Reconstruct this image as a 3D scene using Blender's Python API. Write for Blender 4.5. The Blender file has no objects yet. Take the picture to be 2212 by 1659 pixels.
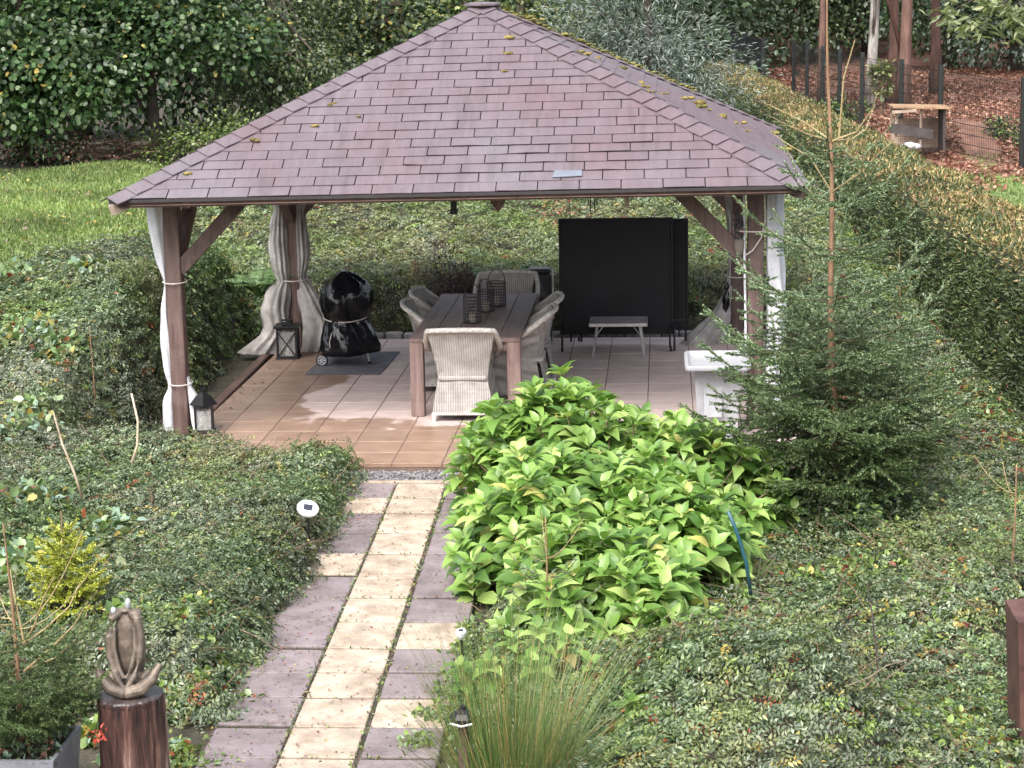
import bpy, math, random
import numpy as np
from mathutils import Vector, Matrix

rng = np.random.default_rng(7)
random.seed(7)
PI = math.pi
R = math.radians
scene = bpy.context.scene
COL = scene.collection

# ------------------------------------------------------------------ camera
# world: X along the pavilion's front eave, Y away from the viewer, Z up, patio surface at z = 0
HCAM = 4.0
F, CX, CY = 4300.0, 1106.0, 829.5


def _n(v):
    v = np.array(v, float)
    return v / np.linalg.norm(v)


_a = _n((1430 - CX, -25 - CY, F))
_b = _n((0 - CX, -25 + .02 * 1430 - CY, F))
_up = _n(np.cross(_a, _b))
if _up[1] > 0:
    _up = -_up
RW = np.array([np.cross(_a, _up), _a, _up])          # camera axes (right, down, forward) -> world
cam_d = bpy.data.cameras.new('camera')
cam = bpy.data.objects.new('camera', cam_d)
COL.objects.link(cam)
cr, cd, cf = RW[:, 0], RW[:, 1], RW[:, 2]
cam.matrix_world = Matrix(((cr[0], -cd[0], -cf[0], 0), (cr[1], -cd[1], -cf[1], 0), (cr[2], -cd[2], -cf[2], HCAM), (0, 0, 0, 1)))
cam_d.sensor_width = 36
cam_d.lens = 36 * F / 2212
cam_d.clip_end = 2000
scene.camera = cam

# ------------------------------------------------------------------ sky, sun, exposure
SUN_EL, SUN_ROT = R(52), R(200)
world = bpy.data.worlds.new('World')
scene.world = world
world.use_nodes = True
wn = world.node_tree
wn.nodes.clear()
_sky = wn.nodes.new('ShaderNodeTexSky')
_sky.sky_type = 'NISHITA'
_sky.sun_disc = False
_sky.sun_elevation = SUN_EL
_sky.sun_rotation = SUN_ROT
_sky.air_density = 1.0
_sky.dust_density = 6.0
_sky.ozone_density = 1.0
_hs = wn.nodes.new('ShaderNodeHueSaturation')
_hs.inputs['Saturation'].default_value = 0.48
_bg = wn.nodes.new('ShaderNodeBackground')
_bg.inputs['Strength'].default_value = 0.15
_wo = wn.nodes.new('ShaderNodeOutputWorld')
wn.links.new(_sky.outputs[0], _hs.inputs['Color'])
wn.links.new(_hs.outputs[0], _bg.inputs['Color'])
wn.links.new(_bg.outputs[0], _wo.inputs['Surface'])
sun_d = bpy.data.lights.new('sun', 'SUN')
sun_d.energy = 1.0
sun_d.angle = R(40)
sun_d.color = (1.0, 0.975, 0.955)
sun = bpy.data.objects.new('sun', sun_d)
COL.objects.link(sun)
_az = SUN_ROT                                     # Nishita: rotation 0 = +Y, clockwise seen from above
_sd = Vector((math.sin(_az) * math.cos(SUN_EL), math.cos(_az) * math.cos(SUN_EL), math.sin(SUN_EL)))
sun.rotation_euler = _sd.to_track_quat('Z', 'Y').to_euler()
vs = scene.view_settings
vs.view_transform = 'Standard'
vs.look = 'None'
vs.gamma = 1
vs.use_curve_mapping = False
vs.exposure = 1.48
scene.cycles.max_bounces = 6
scene.cycles.diffuse_bounces = 3
scene.cycles.glossy_bounces = 2
scene.cycles.transmission_bounces = 4
scene.cycles.transparent_max_bounces = 4


# ------------------------------------------------------------------ helpers
def at(x, y, Y):
    """point at depth Y seen at photo position x, y (2212 wide)"""
    r = RW @ np.array([x - CX, y - CY, F])
    return np.array([0, 0, HCAM]) + r * (Y / r[1])


def on(x, y, z=0.0):
    r = RW @ np.array([x - CX, y - CY, F])
    return np.array([0, 0, HCAM]) + r * ((z - HCAM) / r[2])


def sm(a, b, x):
    t = np.clip((np.asarray(x, float) - a) / (b - a), 0, 1)
    return t * t * (3 - 2 * t)


def vnoise(x, y, seed=0):
    """cheap smooth value noise, about -1..1"""
    x = np.asarray(x, float)
    y = np.asarray(y, float)
    xi, yi = np.floor(x).astype(np.int64), np.floor(y).astype(np.int64)
    fx, fy = x - xi, y - yi
    fx, fy = fx * fx * (3 - 2 * fx), fy * fy * (3 - 2 * fy)

    def h(a, b):
        n = (a * 374761393 + b * 668265263 + seed * 1442695041) & 0x7fffffff
        n = ((n ^ (n >> 13)) * 1274126177) & 0x7fffffff
        return ((n ^ (n >> 16)) & 0xffff) / 32767.5 - 1
    return (h(xi, yi) * (1 - fx) + h(xi + 1, yi) * fx) * (1 - fy) + (h(xi, yi + 1) * (1 - fx) + h(xi + 1, yi + 1) * fx) * fy


def tag(o, label=None, cat=None, group=None, kind=None):
    if label:
        o['label'] = label
    if cat:
        o['category'] = cat
    if group:
        o['group'] = group
    if kind:
        o['kind'] = kind
    return o


def thing(name, label, cat, loc, group=None, rz=0):
    o = bpy.data.objects.new(name, None)
    o.empty_display_size = .1
    COL.objects.link(o)
    o.location = tuple(float(v) for v in loc)
    o.rotation_euler = (0, 0, rz)
    return tag(o, label, cat, group)


def link_mesh(name, me, mat, parent=None):
    o = bpy.data.objects.new(name, me)
    COL.objects.link(o)
    if mat is not None and len(me.materials) == 0:
        for m in (mat if isinstance(mat, (list, tuple)) else [mat]):
            me.materials.append(m)
    if parent is not None:
        o.parent = parent
    return o


def np_mesh(name, verts, faces, smooth=False, mats=None):
    """verts (N,3), faces (M,k) with one k"""
    me = bpy.data.meshes.new(name)
    verts = np.ascontiguousarray(verts, np.float32)
    faces = np.ascontiguousarray(faces, np.int32)
    M, k = faces.shape
    me.vertices.add(len(verts))
    me.vertices.foreach_set('co', verts.ravel())
    me.loops.add(M * k)
    me.loops.foreach_set('vertex_index', faces.ravel())
    me.polygons.add(M)
    me.polygons.foreach_set('loop_start', np.arange(0, M * k, k, dtype=np.int32))
    if smooth:
        me.polygons.foreach_set('use_smooth', np.ones(M, bool))
    if mats is not None:
        me.polygons.foreach_set('material_index', np.ascontiguousarray(mats, np.int32))
    me.update(calc_edges=True)
    return me


class B:
    """collects shapes into ONE mesh"""

    def __init__(self):
        self.v, self.f = [], []

    def add(self, vs_, fs_):
        n = len(self.v)
        self.v += [tuple(float(c) for c in p) for p in vs_]
        self.f += [tuple(i + n for i in f) for f in fs_]
        return self

    def box(self, c, s, rot=None, bev=0.0):
        hx, hy, hz = s[0] / 2, s[1] / 2, s[2] / 2
        if bev <= 0:
            p = [(x, y, z) for x in (-hx, hx) for y in (-hy, hy) for z in (-hz, hz)]
            f = [(0, 1, 3, 2), (4, 6, 7, 5), (0, 4, 5, 1), (2, 3, 7, 6), (0, 2, 6, 4), (1, 5, 7, 3)]
        else:
            b = min(bev, hx * .9, hy * .9, hz * .9)
            p, f = [], []
            for z, k in ((-hz, 1), (-hz + b, 0), (hz - b, 0), (hz, 1)):
                i = b if k else 0
                X, Y_ = hx - i, hy - i
                c_ = b
                p += [(-X + c_, -Y_, z), (X - c_, -Y_, z), (X, -Y_ + c_, z), (X, Y_ - c_, z), (X - c_, Y_, z), (-X + c_, Y_, z), (-X, Y_ - c_, z), (-X, -Y_ + c_, z)]
            for l in range(3):
                for i in range(8):
                    j = (i + 1) % 8
                    f.append((l * 8 + i, l * 8 + j, l * 8 + 8 + j, l * 8 + 8 + i))
            f.append(tuple(range(7, -1, -1)))
            f.append(tuple(range(24, 32)))
        p = np.array(p)
        if rot is not None:
            p = p @ np.array(Matrix.Rotation(rot, 3, 'Z') if not isinstance(rot, Matrix) else rot).T
        return self.add(p + np.array(c, float), f)

    def beam(self, p0, p1, w, h, up=(0, 0, 1)):
        p0, p1 = np.array(p0, float), np.array(p1, float)
        d = _n(p1 - p0)
        s = np.cross(d, up)
        if np.linalg.norm(s) < 1e-4:
            s = np.array([1., 0, 0])
        s = _n(s)
        u = np.cross(s, d)
        pts = [e + s * a * w / 2 + u * b_ * h / 2 for e in (p0, p1) for a, b_ in ((-1, -1), (1, -1), (1, 1), (-1, 1))]
        return self.add(pts, [(0, 1, 2, 3), (7, 6, 5, 4), (0, 4, 5, 1), (1, 5, 6, 2), (2, 6, 7, 3), (3, 7, 4, 0)])

    def tube(self, path, r, seg=6, caps=True):
        path = [np.array(p, float) for p in path]
        n = len(path)
        rs = r if isinstance(r, (list, tuple, np.ndarray)) else [r] * n
        ref = np.array([.3, .2, .93])
        vs_, fs_ = [], []
        for i, p in enumerate(path):
            t = _n(path[min(i + 1, n - 1)] - path[max(i - 1, 0)])
            a = np.cross(t, ref)
            if np.linalg.norm(a) < .05:
                a = np.cross(t, (1, 0, 0))
            a = _n(a)
            b = np.cross(t, a)
            for k in range(seg):
                an = 2 * PI * k / seg
                vs_.append(p + rs[i] * (math.cos(an) * a + math.sin(an) * b))
        for i in range(n - 1):
            for k in range(seg):
                j = (k + 1) % seg
                fs_.append((i * seg + k, i * seg + j, (i + 1) * seg + j, (i + 1) * seg + k))
        if caps:
            fs_.append(tuple(range(seg - 1, -1, -1)))
            fs_.append(tuple(range((n - 1) * seg, n * seg)))
        return self.add(vs_, fs_)

    def lathe(self, prof, c=(0, 0, 0), seg=20, fn=None, close=True):
        """prof: (r, z) pairs; fn(angle, r, z) -> r"""
        c = np.array(c, float)
        vs_, fs_ = [], []
        for r_, z in prof:
            for k in range(seg):
                a = 2 * PI * k / seg
                q = fn(a, r_, z) if fn else r_
                vs_.append(c + (q * math.cos(a), q * math.sin(a), z))
        for i in range(len(prof) - 1):
            for k in range(seg):
                j = (k + 1) % seg
                fs_.append((i * seg + k, i * seg + j, (i + 1) * seg + j, (i + 1) * seg + k))
        if close:
            fs_.append(tuple(range(seg - 1, -1, -1)))
            fs_.append(tuple(range((len(prof) - 1) * seg, len(prof) * seg)))
        return self.add(vs_, fs_)

    def grid(self, pts):
        """pts: rows of points"""
        n, m = len(pts), len(pts[0])
        return self.add([p for row in pts for p in row], [(i * m + j, i * m + j + 1, (i + 1) * m + j + 1, (i + 1) * m + j) for i in range(n - 1) for j in range(m - 1)])

    def blob(self, c, r, seg=10, rings=6, jit=0.0):
        c = np.array(c, float)
        r = np.array(r, float) * np.ones(3)
        vs_, fs_ = [], []
        for i in range(rings + 1):
            th = PI * i / rings
            for k in range(seg):
                a = 2 * PI * k / seg
                q = 1 + jit * (random.random() - .5) * 2
                vs_.append(c + r * q * (math.sin(th) * math.cos(a), math.sin(th) * math.sin(a), math.cos(th)))
        for i in range(rings):
            for k in range(seg):
                j = (k + 1) % seg
                fs_.append((i * seg + k, (i + 1) * seg + k, (i + 1) * seg + j, i * seg + j))
        return self.add(vs_, fs_)

    def mesh(self, name, off=(0, 0, 0), smooth=False):
        me = bpy.data.meshes.new(name)
        o = np.array(off, float)
        me.from_pydata([tuple(np.array(p) - o) for p in self.v], [], self.f)
        me.validate()
        if smooth:
            me.polygons.foreach_set('use_smooth', [True] * len(me.polygons))
        me.update()
        return me

    def build(self, name, mat, parent=None, world=True, smooth=False):
        """world: the shapes are in world coordinates, so take the parent's place off"""
        off = parent_origin(parent) if (world and parent is not None) else (0, 0, 0)
        return link_mesh(name, self.mesh(name, off, smooth), mat, parent)


def parent_origin(p):
    o = np.zeros(3)
    while p is not None:
        o = o + np.array(p.location)
        p = p.parent
    return o


def copy_tree(o, parent=None):
    c = o.copy()
    COL.objects.link(c)
    c.parent = parent
    for ch in [x for x in KIDS.get(o.name, ())]:
        copy_tree(ch, c)
    return c


KIDS = {}


def note_kids(o):
    KIDS[o.name] = list(o.children)
    for ch in o.children:
        note_kids(ch)


# ------------------------------------------------------------------ leaf clouds
LEAF2 = (np.array([(0, 0, 0), (-.5, .45, .12), (0, 1, -.05), (.5, .45, .12)]), np.array([(0, 3, 2), (0, 2, 1)]))
LEAF6 = (np.array([(0, 0, 0), (-.42, .25, .06), (-.46, .62, .05), (0, 1, -.12), (.46, .62, .05), (.42, .25, .06)]), np.array([(0, 5, 4), (0, 4, 3), (0, 3, 2), (0, 2, 1)]))
LEAF12 = (np.array([(0, 0, 0), (0, .35, .03), (0, .7, .0), (0, 1, -.16), (-.34, .14, .07), (-.5, .42, .13), (-.27, .74, .05), (.34, .14, .08), (.5, .42, .13), (.27, .74, .05)]),
          np.array([(0, 1, 4), (4, 1, 5), (1, 2, 5), (5, 2, 6), (2, 3, 6), (0, 7, 1), (7, 8, 1), (1, 8, 2), (8, 9, 2), (2, 9, 3)]))


def unit(a):
    return a / np.maximum(np.linalg.norm(a, axis=-1, keepdims=True), 1e-9)


def rand_dirs(n, up=0.0):
    a = rng.normal(size=(n, 3))
    a[:, 2] += up
    return unit(a)


def leaf_cloud(name, pos, d, nrm, length, width, mats, tmpl=LEAF2, parent=None, mi=None, smooth=False):
    N = len(pos)
    off = parent_origin(parent) if parent is not None else np.zeros(3)
    d = unit(d)
    x = unit(np.cross(d, nrm))
    z = np.cross(x, d)
    T, Fc = tmpl
    length = np.broadcast_to(length, (N,))
    width = np.broadcast_to(width, (N,))
    V = (pos - off)[:, None, :] + x[:, None, :] * (T[None, :, 0:1] * width[:, None, None]) + d[:, None, :] * (T[None, :, 1:2] * length[:, None, None]) + z[:, None, :] * (T[None, :, 2:3] * np.minimum(length, 2.2 * width)[:, None, None])
    k = len(T)
    faces = (np.arange(N)[:, None, None] * k + Fc[None]).reshape(-1, 3)
    m = None if mi is None else np.repeat(mi, len(Fc))
    me = np_mesh(name, V.reshape(-1, 3), faces, smooth=smooth, mats=m)
    return link_mesh(name, me, mats, parent)


# ------------------------------------------------------------------ materials
def _mat(name):
    m = bpy.data.materials.new(name)
    m.use_nodes = True
    nt = m.node_tree
    nt.nodes.clear()
    out = nt.nodes.new('ShaderNodeOutputMaterial')
    p = nt.nodes.new('ShaderNodeBsdfPrincipled')
    nt.links.new(p.outputs[0], out.inputs['Surface'])
    return m, nt, p, out


def _mixc(nt, fac, a, b, mode='MIX'):
    n = nt.nodes.new('ShaderNodeMix')
    n.data_type = 'RGBA'
    n.blend_type = mode
    for i, v in ((0, fac), (6, a), (7, b)):
        if hasattr(v, 'is_output'):
            nt.links.new(v, n.inputs[i])
        elif isinstance(v, (tuple, list)):
            n.inputs[i].default_value = tuple(v) + ((1,) if len(v) == 3 else ())
        else:
            n.inputs[i].default_value = v
    return n.outputs[2]


def _coords(nt, scale=(1, 1, 1)):
    tc = nt.nodes.new('ShaderNodeTexCoord')
    mp = nt.nodes.new('ShaderNodeMapping')
    mp.inputs['Scale'].default_value = scale
    nt.links.new(tc.outputs['Object'], mp.inputs['Vector'])
    return mp.outputs[0]


def _noise(nt, vec, scale, detail=4, rough=.6):
    n = nt.nodes.new('ShaderNodeTexNoise')
    n.inputs['Scale'].default_value = scale
    n.inputs['Detail'].default_value = detail
    n.inputs['Roughness'].default_value = rough
    nt.links.new(vec, n.inputs['Vector'])
    return n.outputs['Fac']


def _ramp(nt, fac, stops):
    r = nt.nodes.new('ShaderNodeValToRGB')
    e = r.color_ramp.elements
    while len(e) < len(stops):
        e.new(.5)
    for i, (p, c) in enumerate(stops):
        e[i].position = p
        e[i].color = tuple(c) + (1,) if len(c) == 3 else c
    nt.links.new(fac, r.inputs[0])
    return r.outputs[0]


def _bump(nt, p, h, strength, dist=.01):
    b = nt.nodes.new('ShaderNodeBump')
    b.inputs['Strength'].default_value = strength
    b.inputs['Distance'].default_value = dist
    nt.links.new(h, b.inputs['Height'])
    nt.links.new(b.outputs[0], p.inputs['Normal'])


def _obj_random(nt):
    return nt.nodes.new('ShaderNodeObjectInfo').outputs['Random']


def surf(name, c1, c2, scale=8, stretch=(1, 1, 1), rough=.6, bump=.3, bdist=.004, fine=60, metal=0, per_obj=.25, spec=.5, lo=.35, hi=.65):
    """two-tone weathered surface with fine grain; per_obj: brightness spread between objects"""
    m, nt, p, _ = _mat(name)
    vec = _coords(nt, stretch)
    a = _noise(nt, vec, scale)
    col = _ramp(nt, a, [(lo, c1), (hi, c2)])
    g = _noise(nt, vec, fine, 3)
    col = _mixc(nt, .35, col, _ramp(nt, g, [(.3, (.55, .55, .55)), (.7, (1.4, 1.4, 1.4))]), 'MULTIPLY')
    if per_obj:
        r = _obj_random(nt)
        col = _mixc(nt, 1.0, col, _ramp(nt, r, [(0, (1 - per_obj,) * 3), (1, (1 + per_obj,) * 3)]), 'MULTIPLY')
    nt.links.new(col, p.inputs['Base Color'])
    p.inputs['Roughness'].default_value = rough
    p.inputs['Metallic'].default_value = metal
    p.inputs['Specular IOR Level'].default_value = spec
    if bump:
        _bump(nt, p, g, bump, bdist)
    return m


def plain(name, c, rough=.5, metal=0, trans=0):
    m, nt, p, _ = _mat(name)
    vec = _coords(nt)
    g = _noise(nt, vec, 14, 4)
    col = _mixc(nt, 1, c, _ramp(nt, g, [(.3, (.82, .82, .82)), (.7, (1.12, 1.12, 1.12))]), 'MULTIPLY')
    nt.links.new(col, p.inputs['Base Color'])
    p.inputs['Roughness'].default_value = rough
    p.inputs['Metallic'].default_value = metal
    p.inputs['Transmission Weight'].default_value = trans
    return m


def leafm(name, stops, rough=.45, transl=.25, clump=1.2, spread=.45, spec=.5, drift=0.0):
    """stops: colour ramp over a random value per leaf; clump: size of lighter and darker patches of growth"""
    m, nt, p, out = _mat(name)
    geo = nt.nodes.new('ShaderNodeNewGeometry')
    col = _ramp(nt, geo.outputs['Random Per Island'], stops)
    a = _noise(nt, _coords(nt), clump, 3)
    col = _mixc(nt, 1, col, _ramp(nt, a, [(.3, (1 - spread,) * 3), (.7, (1 + spread,) * 3)]), 'MULTIPLY')
    if drift:
        b = _noise(nt, _coords(nt), clump * .55, 4)
        col = _mixc(nt, 1, col, _ramp(nt, b, [(.36, (1 - drift * .5, 1 + drift * .30, 1 - drift)), (.62, (1 + drift * .25, 1.0, 1 + drift * .3))]), 'MULTIPLY')
    nt.links.new(col, p.inputs['Base Color'])
    p.inputs['Roughness'].default_value = rough
    p.inputs['Specular IOR Level'].default_value = spec
    if transl:
        t = nt.nodes.new('ShaderNodeBsdfTranslucent')
        tc = _mixc(nt, 1, col, (1.25, 1.3, .7), 'MULTIPLY')
        nt.links.new(tc, t.inputs['Color'])
        mx = nt.nodes.new('ShaderNodeMixShader')
        mx.inputs[0].default_value = transl
        nt.links.new(p.outputs[0], mx.inputs[1])
        nt.links.new(t.outputs[0], mx.inputs[2])
        nt.links.new(mx.outputs[0], out.inputs['Surface'])
    return m


M = {}
M['post'] = surf('stained_timber', (.066, .037, .032), (.13, .083, .074), 3, (6, 6, .7), .62, .4)
M['table'] = surf('weathered_table_timber', (.125, .082, .075), (.21, .15, .14), 3, (5, .5, 5), .55, .35)
M['table_leg'] = surf('weathered_leg_timber', (.12, .075, .068), (.24, .17, .155), 3, (6, 6, .6), .6, .35)
M['soil'] = surf('dark_soil', (.030, .027, .017), (.070, .058, .038), 5, (1, 1, 1), .9, .8, .03, 30, per_obj=0)
M['black'] = plain('black_metal', (.012, .012, .014), .45, .3)
M['white_plastic'] = plain('white_plastic', (.35, .36, .385), .35)
M['alu'] = plain('dull_aluminium', (.55, .54, .54), .42, .7)
M['glass'] = plain('clear_glass', (.9, .93, .93), .05, 0, .85)
M['candle'] = plain('candle_wax', (.42, .36, .31), .6)

# ------------------------------------------------------------------ terrain heights
def path_left(Y):                       # left edge of the pale middle column
    return -2.07 + (np.asarray(Y, float) - 9.8) * (-.16 / 6.3)


def hedge_x(Y):                         # front foot of the hedge
    return 3.42 - .068 * (np.asarray(Y, float) - 18.7)


def base_z(X, Y):
    X, Y = np.asarray(X, float), np.asarray(Y, float)
    z = -.09 + .48 * sm(23.5, 31, Y) * sm(-3, -5.5, X) + .5 * sm(27, 48, Y) * sm(-3, 4, X)
    z = z + .018 * np.maximum(Y - 40, 0) * sm(1, 4, X) + .08 * vnoise(X * .5, Y * .5, 3) * sm(24, 30, Y)
    z = z + 11 * sm(73, 118, Y)
    return z


def bank_d(X, Y):
    """metres inside the planted banks (negative outside)"""
    wob = .10 * vnoise(X * 2.1, Y * 2.1, 5) + .06 * vnoise(X * 5, Y * 5, 6)
    a = np.minimum(path_left(Y) - .27 - .10 * sm(13, 10.5, Y) - X, 16.42 - Y)              # beside the path
    a = np.minimum(a, (16.95 - Y) * .5 + (-2.55 - X) * .25 + .1)
    a = np.minimum(a, np.maximum((Y - 10.55) * .8, (-3.75 - X) * .8))
    b = -4.95 - X                                                   # beside the patio
    c = np.minimum(Y - 23.55, hedge_x(Y) - .1 - X)                  # behind the patio
    d = X - (path_left(Y) + .84)                                    # right of the path
    d = np.minimum(d, np.where(X < 1.45, 16.35 - Y, 99))
    d = np.minimum(d, hedge_x(Y) - .05 - X)
    return np.maximum(np.maximum(a, b), np.maximum(c, d)) + wob - .06


def bank_edge_out(X, Y):
    """fade-out at the far edge of the left bank towards the lawn"""
    return np.minimum(X + 7.35 + .25 * vnoise(X, Y * .7, 9), 32.5 - Y + .5 * vnoise(X * .8, Y, 8))


def bank_h(X, Y):
    X, Y = np.asarray(X, float), np.asarray(Y, float)
    d = bank_d(X, Y)
    left = .36 + .62 * sm(15.8, 20, Y) * sm(-4.3, -5.4, X) + .10 * sm(-3.5, -5.5, X) + .12 * sm(20, 24, Y) + .14 * sm(14.8, 16, Y) * sm(-3.3, -4.2, X)
    back = .72 + .42 * sm(23.6, 30, Y)
    right = .15 + .46 * np.exp(-(((X - .38) / .66) ** 4 + ((Y - 10.35) / .75) ** 4)) + .16 * np.exp(-(((X - 2.0) / .6) ** 2 + ((Y - 12.2) / .9) ** 2)) + .10 * sm(1.6, 3, X) + .85 * sm(19, 25, Y)
    wR = sm(-1.6, -1.1, X) * sm(23.2, 22.4, Y)
    wB = sm(22.6, 24.2, Y)
    H = left * (1 - wR) + right * wR
    H = H * (1 - wB) + back * wB
    H = H + .10 * vnoise(X * 1.0, Y * .9, 11) + .06 * vnoise(X * 2.5, Y * 2.2, 12)
    p = sm(-.02, .38, d) ** .55
    e = sm(0, .5, bank_edge_out(X, Y)) ** .6
    return np.where(d > -.02, H * p * e, 0)


# ---- one ground sheet, fine near the camera
def axis(lo, hi, step, far_lo, far_hi):
    a = list(np.arange(lo, hi + 1e-6, step))
    s, v = step, a[-1]
    while v < far_hi:
        s *= 1.18
        v += s
        a.append(v)
    s, v = step, a[0]
    pre = []
    while v > far_lo:
        s *= 1.18
        v -= s
        pre.append(v)
    return np.array(pre[::-1] + a)


gx = axis(-8, 4.5, .11, -400, 400)
gy = axis(8, 33, .11, -60, 500)
GX, GY = np.meshgrid(gx, gy)
GZ = base_z(GX, GY)
bh = bank_h(GX, GY)
GZ = np.where(bh > .01, np.maximum(GZ, GZ * 0 + base_z(GX, GY) + bh - .09), GZ)
nx, ny = len(gx), len(gy)
gi = np.arange(nx * ny).reshape(ny, nx)
gf = np.stack([gi[:-1, :-1], gi[:-1, 1:], gi[1:, 1:], gi[1:, :-1]], -1).reshape(-1, 4)
cxm, cym = (gx[:-1] + gx[1:]) / 2, (gy[:-1] + gy[1:]) / 2
CXM, CYM = np.meshgrid(cxm, cym)
lawn_mask = (CXM < -7.2) & (CYM > 18) & (CYM < 43.1 + 1.1 * vnoise(CXM * .6, CYM * .6, 31))
right_grass = (CXM > hedge_x(CYM) + 1.0) & (CYM < 39.2 + .8 * vnoise(CXM, CYM, 17)) & (CYM > 14)
right_mask = (CXM > hedge_x(CYM) + .6) & (CYM > 30) & (CYM < 95) & ~right_grass
gm = np.where(right_grass | lawn_mask, 1, np.where(right_mask, 2, 0)).reshape(-1)
M['lawn_base'] = surf('lawn_earth', (.08, .13, .03), (.17, .24, .07), 2.5, rough=.9, fine=40, per_obj=0)
M['litter_base'] = surf('leaf_litter_earth', (.10, .048, .035), (.21, .11, .075), 3, rough=.9, fine=25, per_obj=0)
g_me = np_mesh('ground', np.stack([GX, GY, GZ], -1).reshape(-1, 3), gf, smooth=True, mats=gm)
ground = link_mesh('ground', g_me, [M['soil'], M['lawn_base'], M['litter_base']])
tag(ground, 'dark garden soil, lawn and woodland floor', None, None, 'structure')

# ------------------------------------------------------------------ patio
M['tile'], _nt, _p, _ = _mat('patio_tile')
_v = _coords(_nt)
_sep = _nt.nodes.new('ShaderNodeSeparateXYZ')
_tcw = _nt.nodes.new('ShaderNodeNewGeometry')
_nt.links.new(_tcw.outputs['Position'], _sep.inputs[0])
_n1 = _noise(_nt, _tcw.outputs['Position'], 1.1, 5)
_n2 = _noise(_nt, _tcw.outputs['Position'], 90, 3)
_n3 = _noise(_nt, _tcw.outputs['Position'], 4.5, 5)
dry = _ramp(_nt, _n3, [(.3, (.45, .355, .33)), (.7, (.57, .465, .435))])
wet = _ramp(_nt, _n3, [(.3, (.205, .130, .090)), (.7, (.30, .20, .145))])


def _math(nt, op, a, b=None, c=None):
    n = nt.nodes.new('ShaderNodeMath')
    n.operation = op
    for i, v in enumerate((a, b, c)):
        if v is None:
            continue
        if hasattr(v, 'is_output'):
            nt.links.new(v, n.inputs[i])
        else:
            n.inputs[i].default_value = v
    return n.outputs[0]


# rain-blown wet margin along the open front and left sides of the patio
_fy = _math(_nt, 'SUBTRACT', 18.35, _sep.outputs['Y'])
_fx = _math(_nt, 'SUBTRACT', -3.45, _sep.outputs['X'])
_fx = _math(_nt, 'MULTIPLY', _fx, 1.2)
_fx = _math(_nt, 'MINIMUM', _fx, _math(_nt, 'MULTIPLY', _math(_nt, 'SUBTRACT', 23.4, _sep.outputs['Y']), .8))
_fm = _math(_nt, 'MAXIMUM', _fy, _fx)
_xr = _math(_nt, 'MULTIPLY', _math(_nt, 'SUBTRACT', _sep.outputs['X'], -.9), 1.2)
_fm = _math(_nt, 'SUBTRACT', _fm, _math(_nt, 'MAXIMUM', _xr, 0))
_fm = _math(_nt, 'ADD', _fm, _math(_nt, 'MULTIPLY', _math(_nt, 'SUBTRACT', _n1, .5), 2.4))
wetf = _ramp(_nt, _math(_nt, 'ADD', _math(_nt, 'MULTIPLY', _fm, 2.0), .5), [(.38, (0, 0, 0)), (.62, (1, 1, 1))])
_c = _mixc(_nt, wetf, dry, wet)
_c = _mixc(_nt, .3, _c, _ramp(_nt, _n2, [(.3, (.6, .6, .6)), (.7, (1.3, 1.3, 1.3))]), 'MULTIPLY')
_c = _mixc(_nt, 1, _c, _ramp(_nt, _obj_random(_nt), [(0, (.93, .93, .92)), (1, (1.06, 1.05, 1.05))]), 'MULTIPLY')
_nt.links.new(_c, _p.inputs['Base Color'])
_nt.links.new(_ramp(_nt, wetf, [(0, (.7,) * 3), (1, (.38,) * 3)]), _p.inputs['Roughness'])
_bump(_nt, _p, _n2, .25, .003)
M['joint'] = surf('dark_joint', (.022, .018, .014), (.06, .047, .036), 6, rough=.95, per_obj=0)

PX0, PX1, PY0, PY1 = -4.42, 1.2, 16.7, 23.0
patio = thing('patio', 'terracotta tiled patio under the pavilion', None, (-1.6, 20, 0))
tag(patio, kind='structure')
bb = B().box(((PX0 + PX1) / 2, (PY0 + PY1) / 2, -.0725), (PX1 - PX0 - .02, PY1 - PY0 - .02, .135))
M['patio_joint'] = surf('patio_joint', (.10, .07, .055), (.17, .125, .10), 6, rough=.95, per_obj=0)
bb.build('patio_bed', M['patio_joint'], patio)
P = .44
xs = [PX0] + [x for x in np.arange(-.16 - 20 * P, 3, P) if PX0 + .05 < x < PX1 - .05] + [PX1]
ys = [PY0] + [y for y in np.arange(PY0 + .42, PY1 - .1, P)] + [PY1]
for i in range(len(xs) - 1):
    for j in range(len(ys) - 1):
        w, d = xs[i + 1] - xs[i] - .009, ys[j + 1] - ys[j] - .010
        c = ((xs[i] + xs[i + 1]) / 2, (ys[j] + ys[j + 1]) / 2, -.02 + rng.uniform(-.0015, .0015))
        B().box(c, (w, d, .04), bev=.003).build('paving_tile', M['tile'], patio)
# loose stone edging along the back and a soil strip with broken edging at the left
M['stone'] = surf('grey_sett', (.20, .19, .18), (.36, .35, .34), 9, rough=.8, fine=70)
edging = thing('stone_edging', 'row of small grey stone setts along the back of the patio', 'edging', (-1.6, 23.2, 0))
x = PX0 + .9
while x < PX1 - .1:
    w = rng.uniform(.19, .24)
    B().box((x + w / 2, 23.14 + rng.uniform(-.012, .012), .0), (w - .018, .13, .11 + rng.uniform(-.015, .015)), rot=rng.uniform(-.04, .04), bev=.014).build('sett', M['stone'], edging)
    x += w
M['edge_timber'] = surf('rotten_timber', (.06, .036, .028), (.15, .09, .075), 3, (5, .6, 5), .8)
et = B()
et.box((-4.50, 20.6, -.02), (.1, 3.6, .06), rot=.012, bev=.01)
tag(et.build('timber_edging', M['edge_timber']), 'dark rotting timber edging along the left side of the patio', 'edging')

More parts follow.
